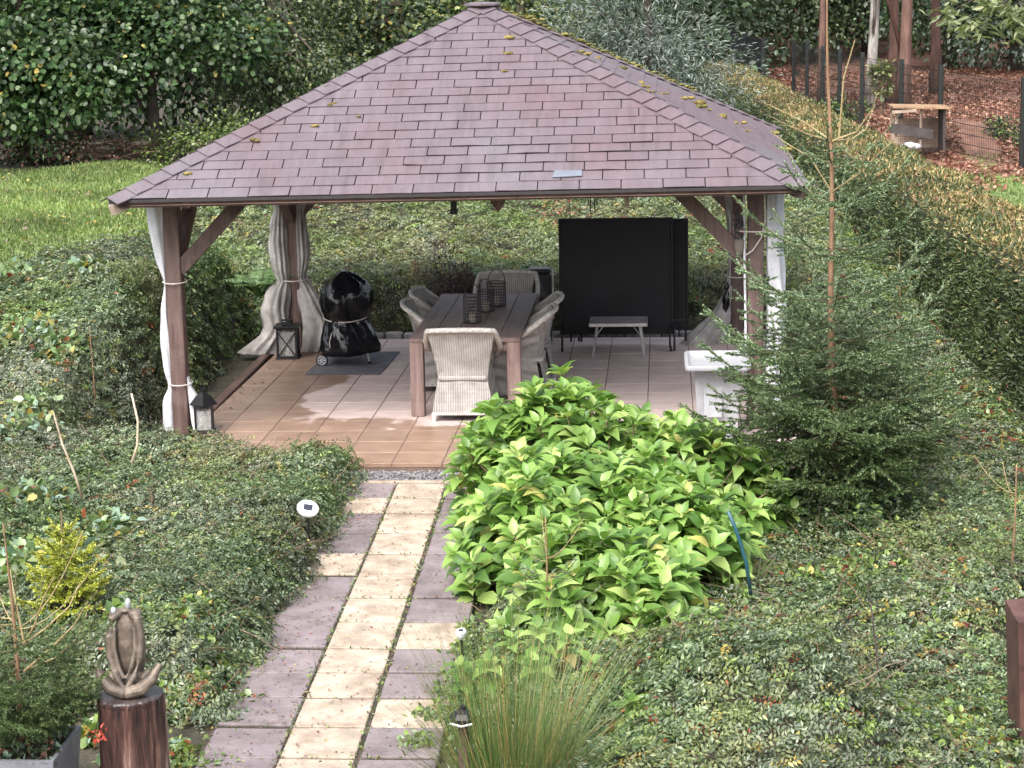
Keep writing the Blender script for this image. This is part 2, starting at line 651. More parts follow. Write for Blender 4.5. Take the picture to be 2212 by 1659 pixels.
# ------------------------------------------------------------------ path
M['slab_pale'] = surf('pale_concrete_slab', (.27, .215, .165), (.44, .37, .295), 4.5, rough=.8, fine=55, per_obj=.07, bump=.35)
M['slab_dark'] = surf('purple_grey_slab', (.135, .108, .113), (.225, .188, .196), 3.5, rough=.75, fine=70, per_obj=.12, bump=.45)
def stain(mat, tint, scale, lo, hi, amt):
    nt = mat.node_tree
    p = nt.nodes['Principled BSDF']
    src = p.inputs['Base Color'].links[0].from_socket
    g = nt.nodes.new('ShaderNodeNewGeometry')
    f = _ramp(nt, _noise(nt, g.outputs['Position'], scale, 6, .7), [(lo, (0, 0, 0)), (hi, (amt,) * 3)])
    nt.links.new(_mixc(nt, f, src, tint), p.inputs['Base Color'])


stain(M['slab_pale'], (.13, .085, .062), 3.2, .50, .74, .75)
stain(M['slab_pale'], (.17, .16, .13), 9, .54, .72, .5)
stain(M['slab_dark'], (.21, .175, .17), 2.6, .48, .72, .6)
stain(M['slab_dark'], (.045, .036, .034), 6, .54, .74, .6)
path = thing('path', 'garden path of pale slabs between dark purple slabs', None, (-1.9, 12.5, -.03))
tag(path, kind='structure')
YR = [16.1, 15.61, 15.13, 14.56, 13.98, 13.43, 12.9, 12.38, 11.84, 11.39, 10.95, 10.48, 10.02, 9.56, 9.1, 8.62]
bb = B()
bb.add([(path_left(16.1) - .46, 16.1, -.042), (path_left(8.6) - .46, 8.6, -.042), (path_left(8.6) + .86, 8.6, -.042), (path_left(16.1) + .86, 16.1, -.042)], [(0, 1, 2, 3)])
bb.build('path_bed', M['joint'], path)
for k in range(len(YR) - 1):
    for c_ in (-1, 0, 1):
        y1, y0 = YR[k] - .015, YR[k + 1] + .015
        if c_:
            dy = (.02 if c_ < 0 else -.015) * math.sin(k * 2.1)
            y1, y0 = y1 + dy, y0 + dy
        ym = (y0 + y1) / 2
        w = .405 if c_ == 0 else .42
        xl = lambda yy: float(path_left(yy)) + (0 if c_ == 0 else (-.435 if c_ < 0 else .435))
        pale = c_ == 0 or (c_ < 0 and k in (1, 4)) or (c_ > 0 and k in (7, 10))
        z = -.03 + rng.uniform(-.004, .004)
        b_ = B()
        q = [(xl(y0), y0), (xl(y0) + w, y0), (xl(y1) + w, y1), (xl(y1), y1)]
        tilt = [rng.uniform(-.003, .003) for _ in range(4)]
        ins = .006
        cx_, cy_ = sum(p[0] for p in q) / 4, sum(p[1] for p in q) / 4
        qi = [(p[0] + ins * (1 if p[0] < cx_ else -1), p[1] + ins * (1 if p[1] < cy_ else -1)) for p in q]
        vs_ = [(p[0], p[1], -.075) for p in q] + [(p[0], p[1], z - .005 + t) for p, t in zip(q, tilt)] + [(p[0], p[1], z + t) for p, t in zip(qi, tilt)]
        b_.add(vs_, [(8, 9, 10, 11)] + [(a, (a + 1) % 4, 4 + (a + 1) % 4, 4 + a) for a in range(4)] + [(4 + a, 4 + (a + 1) % 4, 8 + (a + 1) % 4, 8 + a) for a in range(4)])
        b_.build('paving_slab', M['slab_pale' if pale else 'slab_dark'], path)
kb = B().box((-1.95, 16.15, -.055), (1.5, .06, .07), bev=.006)
kb.build('edging_strip', M['slab_pale'], path)
# gravel strip between path and patio
M['gravel'] = surf('grey_gravel', (.06, .055, .06), (.30, .28, .29), 40, rough=.85, fine=90, per_obj=0)
gp, gd = [], []
N = 1500
px = rng.uniform(-3.0, -1.0, N)
py = rng.uniform(16.2, 16.68, N)
gb = B()
for i in range(N):
    r_ = rng.uniform(.009, .02)
    gb.blob((px[i], py[i], -.075 + rng.uniform(0, .012)), (r_ * rng.uniform(.8, 1.4), r_ * rng.uniform(.8, 1.4), r_ * .8), 5, 3, .2)
tag(gb.build('gravel', M['gravel']), 'strip of small grey gravel between path and patio', 'gravel', None, 'stuff')

# ------------------------------------------------------------------ pavilion
eFL, eFR, eBR = at(235, 432, 17.3), at(1745, 400, 17.35), at(1671, 275, 23.4)
eBL = eFL + (eBR - eFR)
AP = at(1043, 9, 20.4)
pav = thing('garden_pavilion', 'open timber garden pavilion with a mossy purple shingle pyramid roof', 'pavilion', (-1.8, 20.3, 0))
M['shingle'], _nt, _p, _ = _mat('mineral_shingle')
_v = _coords(_nt)
_a1 = _noise(_nt, _v, .55, 4)
_a2 = _noise(_nt, _v, 160, 2)
_a3 = _noise(_nt, _coords(_nt, (6, 1.2, 1.2)), 2.2, 4)
_c = _ramp(_nt, _a1, [(.30, (.118, .072, .080)), (.5, (.114, .089, .101)), (.70, (.126, .112, .128))])
_c = _mixc(_nt, 1, _c, _ramp(_nt, _obj_random(_nt), [(0, (.955, .945, .95)), (1, (1.05, 1.045, 1.045))]), 'MULTIPLY')
_c = _mixc(_nt, .55, _c, _ramp(_nt, _a2, [(.3, (.5, .5, .5)), (.7, (1.5, 1.5, 1.5))]), 'MULTIPLY')
_c = _mixc(_nt, .5, _c, _ramp(_nt, _a3, [(.3, (.75, .75, .75)), (.7, (1.2, 1.2, 1.2))]), 'MULTIPLY')
_nt.links.new(_c, _p.inputs['Base Color'])
_a4 = _noise(_nt, _coords(_nt, (3.2, .35, .35)), 2.0, 5, .7)
_c = _mixc(_nt, _ramp(_nt, _a4, [(.52, (0, 0, 0)), (.72, (.55, .55, .55))]), _c, (.055, .045, .047))
_nt.links.new(_c, _p.inputs['Base Color'])
_p.inputs['Roughness'].default_value = .55
_bump(_nt, _p, _a2, .35, .003)
M['roof_under'] = plain('roofing_felt', (.02, .016, .018), .9)
M['soffit'] = surf('soffit_board', (.07, .04, .03), (.13, .08, .06), 4, (1, 6, 6), .7)


def roof_face(p0, p1, nrow, tab, parts_left, name='shingle'):
    """one triangular roof face from eave p0-p1 to AP; returns joined leftover"""
    o = (p0 + p1) / 2
    u = _n(p1 - p0)
    n_ = _n(np.cross(u, AP - p0))
    if n_[2] < 0:
        n_ = -n_
    vdir = np.cross(n_, u)
    a_u, a_v = (AP - o) @ u, (AP - o) @ vdir
    hl = np.linalg.norm(p1 - p0) / 2

    def pt(uu, vv, h):
        return o + u * uu + vdir * vv + n_ * h

    def bounds(vv):
        t = vv / a_v
        return -hl + t * (a_u + hl), hl + t * (a_u - hl)
    rest, made = B(), 0
    cells = []
    for i in range(nrow):
        v0, v1 = a_v * i / nrow, a_v * (i + 1) / nrow
        l0, r0 = bounds(v0)
        l1, r1 = bounds(min(v1, a_v * .999))
        sh = (.5 if i % 2 else 0) * tab + .02 * i
        k0 = int(math.floor((l0 - sh) / tab)) - 1
        for k in range(k0, k0 + 40):
            ul, ur = sh + k * tab + .005, sh + (k + 1) * tab - .005
            a0, b0, a1, b1 = max(ul, l0), min(ur, r0), max(ul, l1), min(ur, r1)
            if b0 - a0 < .03:
                continue
            if b1 - a1 < .003:
                m_ = min(max((a0 + b0) / 2, l1), r1)
                m_ = min(max(m_, a0), b0)
                a1, b1 = m_ - .001, m_ + .001
            cells.append((i, v0, v1, a0, b0, a1, b1))
    for (i, v0, v1, a0, b0, a1, b1) in cells:
        lift = .010 + rng.uniform(-.002, .005)
        curl = [rng.uniform(0, .004) if rng.random() < .3 else 0 for _ in range(3)]
        if 2 <= i <= 5 and name == 'shingle' and -.6 < a0 < 1.6 and p0 is eFL:
            curl = [c + rng.uniform(0, .010) for c in curl]
        vl = v0 - .003 + rng.uniform(-.003, .003)
        vs_ = []
        for h_up, th in ((0, 0), (1, 0)):
            m0, m1 = (a0 + b0) / 2, (a1 + b1) / 2
            for uu, c in zip((a0, m0, b0), curl):
                vs_.append(pt(uu, vl, (lift + c if h_up else lift + c - .006)))
            for uu in (a1, m1, b1):
                vs_.append(pt(uu, v1, (.005 if h_up else .001)))
        fs_ = [(6, 7, 10, 9), (7, 8, 11, 10), (0, 1, 7, 6), (1, 2, 8, 7), (0, 6, 9, 3), (2, 5, 11, 8)]
        if made < parts_left:
            B().add(vs_, fs_).build(name, M['shingle'], pav)
            made += 1
        else:
            rest.add(vs_, fs_)
    return rest, made


dk = B()
dn = np.array([0, 0, -.012])
dk.add([eFL + dn, eFR + dn, eBR + dn, eBL + dn, AP + dn], [(0, 1, 4), (1, 2, 4), (2, 3, 4), (3, 0, 4)])
dk.build('roof_deck', M['roof_under'], pav)
sf = B()
dn2 = np.array([0, 0, -.06])
sf.add([eFL + dn2, eFR + dn2, eBR + dn2, eBL + dn2, AP + dn2 * 2], [(4, 1, 0), (4, 2, 1), (4, 3, 2), (4, 0, 3)])
sf.build('soffit', M['soffit'], pav)
left_over = B()
budget = 300
for p0, p1 in ((eFL, eFR), (eFR, eBR), (eBR, eBL), (eBL, eFL)):
    rest, made = roof_face(p0, p1, 23, .365, budget)
    budget -= made
    n0 = len(left_over.v)
    left_over.v += rest.v
    left_over.f += [tuple(i + n0 for i in f) for f in rest.f]
tag(left_over.build('shingle', M['shingle'], pav), kind='stuff')
# ridge caps along the four hips
cen = (eFL + eFR + eBR + eBL) / 4
for ci, corner in enumerate((eFL, eFR, eBR, eBL)):
    ns = {0: (eFL, eFR, eBL), 1: (eFR, eFL, eBR), 2: (eBR, eFR, eBL), 3: (eBL, eBR, eFL)}[ci]
    hip = AP - corner
    L = np.linalg.norm(hip)
    h = hip / L
    wings = []
    for other in ns[1:]:
        n_ = _n(np.cross(other - corner, AP - corner))
        if n_[2] < 0:
            n_ = -n_
        w_ = np.cross(n_, h)
        if w_ @ (other - corner) < 0:
            w_ = -w_
        wings.append((w_, n_))
    K = 23
    upn = _n(wings[0][1] + wings[1][1])
    for k in range(K):
        s0, s1 = k * L / K - .01, (k + 1) * L / K + .03
        if k == K - 1:
            s1 = L + .02
        ww = .16
        top0, top1 = corner + h * s0 + upn * (.030 + rng.uniform(0, .004)), corner + h * s1 + upn * .016
        vs_ = []
        for t_, lf in ((top0, 1), (top1, 0)):
            for (w_, n_) in wings:
                vs_ += [t_ + w_ * ww + (n_ * .012 - upn * .012) * lf]
            vs_ += [t_]
        low = [np.array(p) - upn * .008 for p in vs_]
        allv = vs_ + low
        # 0,1 wing tips at lower end, 2 crown; 3,4,5 upper end
        fs_ = [(0, 2, 5, 3), (2, 1, 4, 5), (6, 8, 2, 0), (8, 7, 1, 2), (6, 0, 3, 9), (1, 7, 10, 4)]
        B().add(allv, fs_).build('ridge_cap', M['shingle'], pav)
cp = B()
cp.blob(AP + np.array((0, 0, -.005)), (.20, .20, .03), 8, 5)
cp.build('roof_cap', M['shingle'], pav)
# patched tab
o_ = (eFL + eFR) / 2
u_ = _n(eFR - eFL)
nf = _n(np.cross(u_, AP - eFL))
vd_ = np.cross(nf, u_)
pp = on(1228, 378, 2.45)


def on_face(x, y, p0, p1, h):
    r = RW @ np.array([x - CX, y - CY, F])
    c0 = np.array([0, 0, HCAM])
    n_ = _n(np.cross(p1 - p0, AP - p0))
    if n_[2] < 0:
        n_ = -n_
    t = ((p0 - c0) @ n_) / (r @ n_)
    return c0 + r * t + n_ * h


pc = on_face(1226, 379, eFL, eFR, .02)
M['patch'] = plain('bitumen_patch', (.13, .15, .18), .5)
pb_ = B()
pb_.add([pc + u_ * a + vd_ * b + nf * c for c in (-.003, .004) for a, b in ((-.13, -.06), (.13, -.045), (.125, .045), (-.115, .055))], [(4, 5, 6, 7), (0, 1, 5, 4), (1, 2, 6, 5), (2, 3, 7, 6), (3, 0, 4, 7)])
tag(pb_.build('roof_patch', M['patch'], pav), 'blue grey repair patch near the eave')
# drip edge, fascia, beams, rafters
M['drip'] = plain('drip_edge_metal', (.05, .043, .047), .4, .4)
for a, b in ((eFL, eFR), (eFR, eBR), (eBR, eBL), (eBL, eFL)):
    inn = _n(cen - (a + b) / 2) * np.array([1, 1, 0])
    B().beam(a + inn * .0 + (0, 0, -.016), b + inn * .0 + (0, 0, -.016), .012, .028).build('drip_edge', M['drip'], pav)
    B().beam(a + inn * .04 + (0, 0, -.052), b + inn * .04 + (0, 0, -.052), .022, .052).build('fascia', M['post'], pav)
posts = {'FL': (-4.525, 18.05), 'FR': (.835, 18.1), 'BL': (-4.21, 22.3), 'BR': (.835, 22.6)}
PT = 2.32
stain(M['post'], (.20, .155, .14), 2.4, .50, .74, .55)
stain(M['post'], (.020, .012, .010), 7.5, .62, .70, .8)
stain(M['table_leg'], (.07, .045, .042), 5, .55, .75, .5)
for k, (x, y) in posts.items():
    B().box((x, y, (PT - .1) / 2 - .05), (.145, .145, PT + .1), bev=.008).build('post', M['post'], pav)
for a, b in (('FL', 'FR'), ('BL', 'BR'), ('FL', 'BL'), ('FR', 'BR')):
    pa, pb2 = np.array(posts[a] + (PT - .0,)), np.array(posts[b] + (PT - .0,))
    d_ = _n(pb2 - pa)
    B().beam(pa - d_ * .2, pb2 + d_ * .2, .12, .14 if a[0] == b[0] else .138).build('beam', M['post'], pav)
for a, b in (('FL', 'FR'), ('FR', 'FL'), ('BL', 'BR'), ('BR', 'BL'), ('FL', 'BL'), ('BL', 'FL'), ('FR', 'BR'), ('BR', 'FR')):
    pa, pb2 = np.array(posts[a] + (0,)), np.array(posts[b] + (0,))
    d_ = _n(pb2 - pa)
    B().beam(pa + d_ * .05 + (0, 0, 1.53), pa + d_ * .78 + (0, 0, 2.29), .10, .125).build('brace', M['post'], pav)
M['pale_end'] = surf('pale_cut_timber', (.32, .25, .2), (.48, .40, .34), 8, rough=.7)
for corner, k in ((eFL, 'FL'), (eFR, 'FR'), (eBR, 'BR'), (eBL, 'BL')):
    e = corner + (AP - corner) * .005 + (0, 0, -.10)
    B().beam(e, corner + (AP - corner) * .96 + (0, 0, -.12), .07, .10).build('hip_rafter', M['pale_end'] if k == 'FL' else M['post'], pav)
for i in range(1, 9):
    for a, b in ((eFL, eFR), (eBL, eBR)):
        s_ = a + (b - a) * i / 9
        t_ = 1 - abs(i / 9 - .5) * 2
        e_ = s_ + (AP - cen) * t_ * .95 + (cen - s_) * t_ * .95 * np.array([0, 1, 0])
        e_ = s_ + ((AP - (a + b) / 2)) * t_ * .94
        B().beam(s_ + (e_ - s_) * .04 + (0, 0, -.075), e_ + (0, 0, -.085), .06, .07).build('rafter', M['post'], pav)

# things hanging from the front beam
def hang(name, label, cat, x, y, Y, fn, mat):
    p = at(x, y, Y)
    b_ = B()
    fn(b_, p)
    return tag(b_.build(name, mat), label, cat)


def _bracket(b_, p):
    b_.box(p + (0, 0, .07), (.05, .08, .2), bev=.005)
    b_.box(p + (0, 0, -.04), (.065, .09, .05), bev=.008)


def _house(b_, p):
    b_.add([p + q for q in ((-.06, -.05, .1), (.06, -.05, .1), (.06, .05, .1), (-.06, .05, .1), (-.07, -.05, .03), (.07, -.05, .03), (.07, .05, .03), (-.07, .05, .03), (.0, -.02, -.08), (.0, .02, -.08))],
           [(0, 1, 2, 3), (0, 4, 5, 1), (1, 5, 6, 2), (2, 6, 7, 3), (3, 7, 4, 0), (4, 8, 5), (5, 8, 9, 6), (6, 9, 7), (7, 9, 8, 4)])


def _chime(b_, p):
    b_.lathe([(.05, .12), (.05, .13)], p, 10)
    for k in range(6):
        a = k * PI / 3
        q = p + np.array((.04 * math.cos(a), .04 * math.sin(a), 0))
        b_.tube([q + (0, 0, .12), q + (0, 0, -.03 - .03 * (k % 3))], .005, 5)


hang('hook_bracket', 'small dark bracket hanging under the front eave, left of the pointed wooden pendant', 'bracket', 980, 447, 18.0, _bracket, M['black'])
hang('wooden_pendant', 'pointed brown wooden pendant hanging under the middle of the front eave', 'pendant', 1076, 440, 18.0, _house, M['post'])
hang('wind_chime', 'dark wind chime of thin tubes hanging under the eave, above the black screen', 'wind chime', 1280, 437, 18.0, _chime, M['black'])


def _tagp(b_, p):
    b_.box(p, (.045, .01, .14), bev=.003)
    b_.tube([p + (0, 0, .07), p + (0, 0, .2)], .003, 4)


hang('fabric_tag', 'pale fabric strip hanging under the eave, left of the right brace', 'strip', 1354, 430, 18.0, _tagp, M['pale_end'])

# ------------------------------------------------------------------ curtains tied to the posts
M['cloth'] = surf('white_curtain_cloth', (.42, .43, .46), (.58, .58, .61), 5, rough=.8, fine=120, bump=.15, per_obj=0)
M['cloth_shaded'] = surf('shaded_curtain_cloth', (.24, .225, .215), (.46, .44, .43), 5, rough=.85, fine=90, bump=.15, per_obj=0)  # back curtains: shade under the roof is put into the cloth colour
M['cord'] = plain('pale_cord', (.55, .50, .45), .8)


def drape(secs, folds=9, amp=.16, seg=44, seed=0, n=46):
    """sections (z, x, y, rx, ry) from top to bottom -> folded cloth tube"""
    b_ = B()
    rr = random.Random(seed)
    ph = rr.random() * 6
    zs = [s[0] for s in secs][::-1]
    S = np.array(secs)[::-1]
    rows = []
    for i in range(n):
        z = S[0, 0] + (S[-1, 0] - S[0, 0]) * i / (n - 1)
        x, y, rx, ry = (np.interp(z, S[:, 0], S[:, k]) for k in (1, 2, 3, 4))
        row = []
        for k in range(seg + 1):
            a = 2 * PI * k / seg
            q = 1 + amp * math.sin(folds * a + ph + .8 * math.sin(z * 3 + seed)) + .5 * amp * math.sin((folds * 2 + 1) * a + z * 5) + .35 * amp * math.sin(3 * a + z * 17 + seed) 
            row.append((x + rx * q * math.cos(a), y + ry * q * math.sin(a), z))
        rows.append(row)
    b_.grid(rows)
    return b_


def curtain(label, loc, drapes, mat, ties):
    t = thing('curtain', label, 'curtain', loc, 'curtains tied to the pavilion posts')
    for k, (secs, folds, amp) in enumerate(drapes):
        secs = [(z, loc[0] + x, loc[1] + y, rx, ry) for z, x, y, rx, ry in secs]
        drape(secs, folds, amp, seed=k + int(abs(loc[0] * 10))).build('fabric', mat, t, smooth=True)
    for z, r_ in ties:
        tb = B()
        tb.tube([(loc[0] + r_ * math.cos(a) , loc[1] + r_ * math.sin(a), z + .01 * math.sin(a)) for a in np.linspace(0, 2 * PI, 25)], .006, 5, False)
        tb.build('tie_cord', M['cord'], t)
    return t


fl = posts['FL']
curtain('bright white curtain tied to the front left post beside the shrub bank', (fl[0], fl[1], 0), [
    ([(2.28, -.12, 0, .10, .09), (1.9, -.115, 0, .095, .085), (1.6, -.10, 0, .055, .07), (1.43, -.085, 0, .018, .05), (1.36, -.085, 0, .016, .05), (1.15, -.105, 0, .04, .07), (.8, -.10, 0, .06, .08), (.55, -.085, 0, .052, .07), (.44, -.075, 0, .035, .05), (.40, -.08, 0, .04, .05), (.3, -.10, 0, .07, .07), (.02, -.11, 0, .075, .08)], 4, .14),
    ([(.52, .06, -.0, .02, .04), (.42, .09, -.02, .02, .03), (.3, .13, -.02, .05, .05), (.02, .19, -.03, .07, .06)], 4, .16)],
    M['cloth'], [(1.42, .112), (.46, .112)])
bl = posts['BL']
curtain('pale curtain greyed by shade, billowing round the back left post behind the lantern', (bl[0], bl[1], 0), [
    ([(2.28, -.19, 0, .10, .09), (1.9, -.17, -.02, .085, .09), (1.62, -.12, -.04, .06, .09), (1.5, -.14, -.04, .08, .10), (1.25, -.15, -.05, .105, .11), (.95, -.13, -.05, .09, .11), (.82, -.11, -.04, .07, .09), (.7, -.17, -.06, .13, .13), (.5, -.21, -.08, .15, .15), (.3, -.19, -.08, .13, .14), (.2, -.23, -.10, .14, .14), (.0, -.40, -.13, .22, .16)], 11, .17),
    ([(2.28, .19, 0, .09, .08), (1.9, .15, 0, .08, .08), (1.6, .10, 0, .05, .08), (1.4, .10, 0, .07, .08), (1.1, .11, -.01, .075, .08), (.85, .09, -.02, .04, .06), (.72, .14, -.03, .08, .08), (.5, .22, -.03, .14, .11), (.28, .30, -.03, .18, .13), (.12, .27, -.05, .17, .12), (.0, .20, -.05, .13, .1)], 9, .2)],
    M['cloth_shaded'], [(.83, .165)])
fr = posts['FR']
curtain('bright white curtain tied to the front right post behind the tall spruce', (fr[0], fr[1], 0), [
    ([(2.28, .17, 0, .075, .09), (1.95, .17, 0, .075, .09), (1.8, .165, 0, .066, .08), (1.4, .18, 0, .078, .09), (1.0, .19, 0, .082, .1), (.7, .17, 0, .07, .09), (.45, .15, 0, .06, .07), (.02, .17, 0, .085, .09)], 5, .16)],
    M['cloth'], [(1.85, .2)])
brp = posts['BR']
curtain('grey beige curtain tied to the back right post, its hem trailing on the patio', (brp[0], brp[1], 0), [
    ([(2.28, -.17, 0, .10, .09), (1.9, -.13, 0, .085, .09), (1.5, -.08, 0, .05, .08), (1.2, -.06, 0, .03, .07), (.75, -.07, 0, .03, .06), (.55, -.10, -.03, .05, .06), (.35, -.18, -.05, .10, .08), (.15, -.30, -.06, .16, .09), (.0, -.40, -.07, .22, .11)], 6, .2)],
    M['cloth_shaded'], [(.78, .13)])

# ------------------------------------------------------------------ table
TX0, TX1, TY0, TY1, TZ = -2.43, -1.36, 18.62, 21.5, .76
tb = thing('dining_table', 'long weathered wooden dining table with square legs under the pavilion', 'table', ((TX0 + TX1) / 2, (TY0 + TY1) / 2, 0))
npl = 5
for i in range(npl):
    w = (TX1 - TX0) / npl
    B().box((TX0 + w * (i + .5), (TY0 + TY1) / 2, TZ - .018 + rng.uniform(-.001, .001)), (w - .006, TY1 - TY0 - .17, .036), bev=.003).build('plank', M['table'], tb)
for y in (TY0 + .04, TY1 - .04):
    B().box(((TX0 + TX1) / 2, y, TZ - .018), (TX1 - TX0, .078, .038), bev=.004).build('breadboard_end', M['table_leg'], tb)
for y in (TY0 + .06, TY1 - .06):
    B().box(((TX0 + TX1) / 2, y, TZ - .085), (TX1 - TX0 - .27, .03, .085)).build('apron', M['table_leg'], tb)
for x in (TX0 + .06, TX1 - .06):
    B().box((x, (TY0 + TY1) / 2, TZ - .085), (.03, TY1 - TY0 - .27, .085)).build('apron', M['table_leg'], tb)
for x in (TX0 + .068, TX1 - .068):
    for y in (TY0 + .068, TY1 - .068):
        B().box((x, y, (TZ - .04) / 2), (.13, .13, TZ - .04), bev=.006).build('leg', M['table_leg'], tb)

# ------------------------------------------------------------------ wicker chairs
M['wicker'], _nt, _p, _ = _mat('grey_wicker')
_v = _coords(_nt)
_w1 = _nt.nodes.new('ShaderNodeTexWave')
_w1.wave_type = 'BANDS'
_w1.bands_direction = 'X'
_w1.inputs['Scale'].default_value = 14
_w1.inputs['Distortion'].default_value = .6
_nt.links.new(_v, _w1.inputs['Vector'])
_w2 = _nt.nodes.new('ShaderNodeTexWave')
_w2.wave_type = 'BANDS'
_w2.bands_direction = 'Z'
_w2.inputs['Scale'].default_value = 26
_w2.inputs['Distortion'].default_value = .8
_nt.links.new(_v, _w2.inputs['Vector'])
_n1 = _noise(_nt, _v, 9, 4)
_c = _ramp(_nt, _n1, [(.3, (.26, .245, .23)), (.7, (.42, .40, .385))])
_c = _mixc(_nt, .55, _c, _ramp(_nt, _w1.outputs['Fac'], [(.1, (.5, .48, .45)), (.6, (1.2, 1.2, 1.2))]), 'MULTIPLY')
_c = _mixc(_nt, .4, _c, _ramp(_nt, _w2.outputs['Fac'], [(.1, (.6, .6, .6)), (.6, (1.15, 1.15, 1.15))]), 'MULTIPLY')
_nt.links.new(_c, _p.inputs['Base Color'])
_p.inputs['Roughness'].default_value = .7
_bump(_nt, _p, _math(_nt, 'ADD', _w1.outputs['Fac'], _w2.outputs['Fac']), .5, .006)
M['wicker_rim'] = surf('wicker_rim', (.33, .31, .285), (.58, .55, .52), 40, (1, 1, 1), .7, .6, .006, 90, per_obj=.1)
M['chair_foot'] = plain('white_chair_foot', (.7, .68, .66), .5)

# chair faces +Y, its back towards -Y, origin at the middle of the seat on the floor
CB = [(.07, .29, -.31), (.2, .275, -.285), (.40, .235, -.25), (.55, .255, -.265), (.72, .29, -.31), (.84, .315, -.36), (.895, .315, -.395)]   # z, half width, y


def chair_back(z):
    a = np.array(CB)
    return np.interp(z, a[:, 0], a[:, 1]), np.interp(z, a[:, 0], a[:, 2])


def make_chair(loc, rz, label):
    t = thing('wicker_chair', label, 'chair', (0, 0, 0), 'wicker chairs round the dining table')
    b_ = B()
    rows = []
    for z in np.linspace(.07, .88, 20):
        hw, y = chair_back(z)
        row = []
        for k in range(57):
            s = -1 + 2 * k / 56
            bow = .05 * s * s * (1 if z > .4 else .3)
            row.append((s * hw, y + bow + .0035 * math.sin(k * PI), z))
        rows.append(row)
    for i_, row in enumerate(rows):
        rows[i_] = [(x, y - .003 * (k % 2), z) for k, (x, y, z) in enumerate(row)]
    b_.grid(rows)
    rows2 = [[(x * .96, y + .03, z) for (x, y, z) in row[::4]] for row in rows[8:]]
    b_.grid(rows2)
    b_.build('backrest', M['wicker'], t, smooth=True)
    rim = B()
    pts, rr = [], []
    hw, y = chair_back(.89)
    for s in np.linspace(-1, 1, 13):
        pts.append((s * hw, y + .05 * s * s, .895 - .015 * s * s))
    side = [(hw + .012, y + .10, .845), (hw + .03, y + .19, .77), (hw + .035, y + .30, .69), (hw + .02, y + .42, .645), (hw + .0, y + .55, .62), (hw - .03, y + .62, .56)]
    full = [(-x, y_, z) for x, y_, z in side[::-1]] + pts + side
    rim.tube(full, [.026 if 4 < i < len(full) - 5 else .028 for i in range(len(full))], 8)
    rim.build('rim', M['wicker_rim'], t, smooth=True)
    for sg in (-1, 1):
        sp = B()
        rows = []
        arm = np.array([(y, .875)] + [(q[1], q[2]) for q in side])
        for k in range(10):
            f = k / 9
            yy = y + .02 + f * (.62)
            top = np.interp(yy, arm[:, 0], arm[:, 1]) - .01
            row = []
            for z in np.linspace(.07, top, 9):
                hwz, by = chair_back(z)
                x0 = hwz + (.02 if z > .6 else 0) * f
                yb = by + .05 + f * (.24 - by - .02)
                row.append((sg * (x0 - .015 + .02 * f), yb, z))
            rows.append(row if sg > 0 else row[::-1])
        sp.grid(rows)
        sp.build('side_panel', M['wicker'], t, smooth=True)
    st = B()
    st.box((0, -.02, .41), (.47, .50, .05), bev=.015)
    rows = [[(x, .235 + .002 * (k % 2), z) for k, x in enumerate(np.linspace(-.27, .27, 40))] for z in (.07, .2, .40)]
    st.grid(rows)
    st.build('seat', M['wicker'], t)
    fr_ = B()
    for (p, q) in (((-.285, -.30, .075), (.285, -.30, .075)), ((-.27, .24, .075), (.27, .24, .075)), ((-.285, -.30, .075), (-.27, .24, .075)), ((.285, -.30, .075), (.27, .24, .075))):
        fr_.tube([p, q], .014, 6)
    fr_.build('base_rail', M['wicker_rim'], t)
    for sx in (-1, 1):
        for (y_, x_) in ((-.30, .275), (.235, .262)):
            B().tube([(sx * x_, y_, 0), (sx * x_, y_, .08)], .017, 8).build('foot', M['chair_foot'], t)
    t.location = loc
    t.rotation_euler = (0, 0, rz)
    return t


c0 = make_chair((-1.905, 18.69, 0), 0, 'pale wicker armchair at the near end of the dining table, back to the viewer')
bpy.context.view_layer.update()
note_kids(c0)
for loc, rz, lab in (((-1.75, 21.85, 0), PI, 'wicker armchair at the far end of the dining table, behind the lanterns'),
                     ((-1.46, 19.60, 0), PI / 2, 'nearer wicker armchair on the long side of the table facing the black screen'),
                     ((-1.44, 20.38, 0), PI / 2 + .05, 'farther wicker armchair on the long side of the table facing the black screen'),
                     ((-2.28, 20.08, 0), -PI / 2 + .05, 'nearer wicker armchair on the table side facing the covered barbecue'),
                     ((-2.28, 20.85, 0), -PI / 2 - .04, 'farther wicker armchair on the table side facing the covered barbecue')):
    c = copy_tree(c0)
    c.location = loc
    c.rotation_euler = (0, 0, rz)
    c['label'] = lab


# ------------------------------------------------------------------ lanterns
M['rust_wire'] = surf('dark_rusty_wire', (.02, .017, .017), (.05, .04, .038), 20, rough=.7)


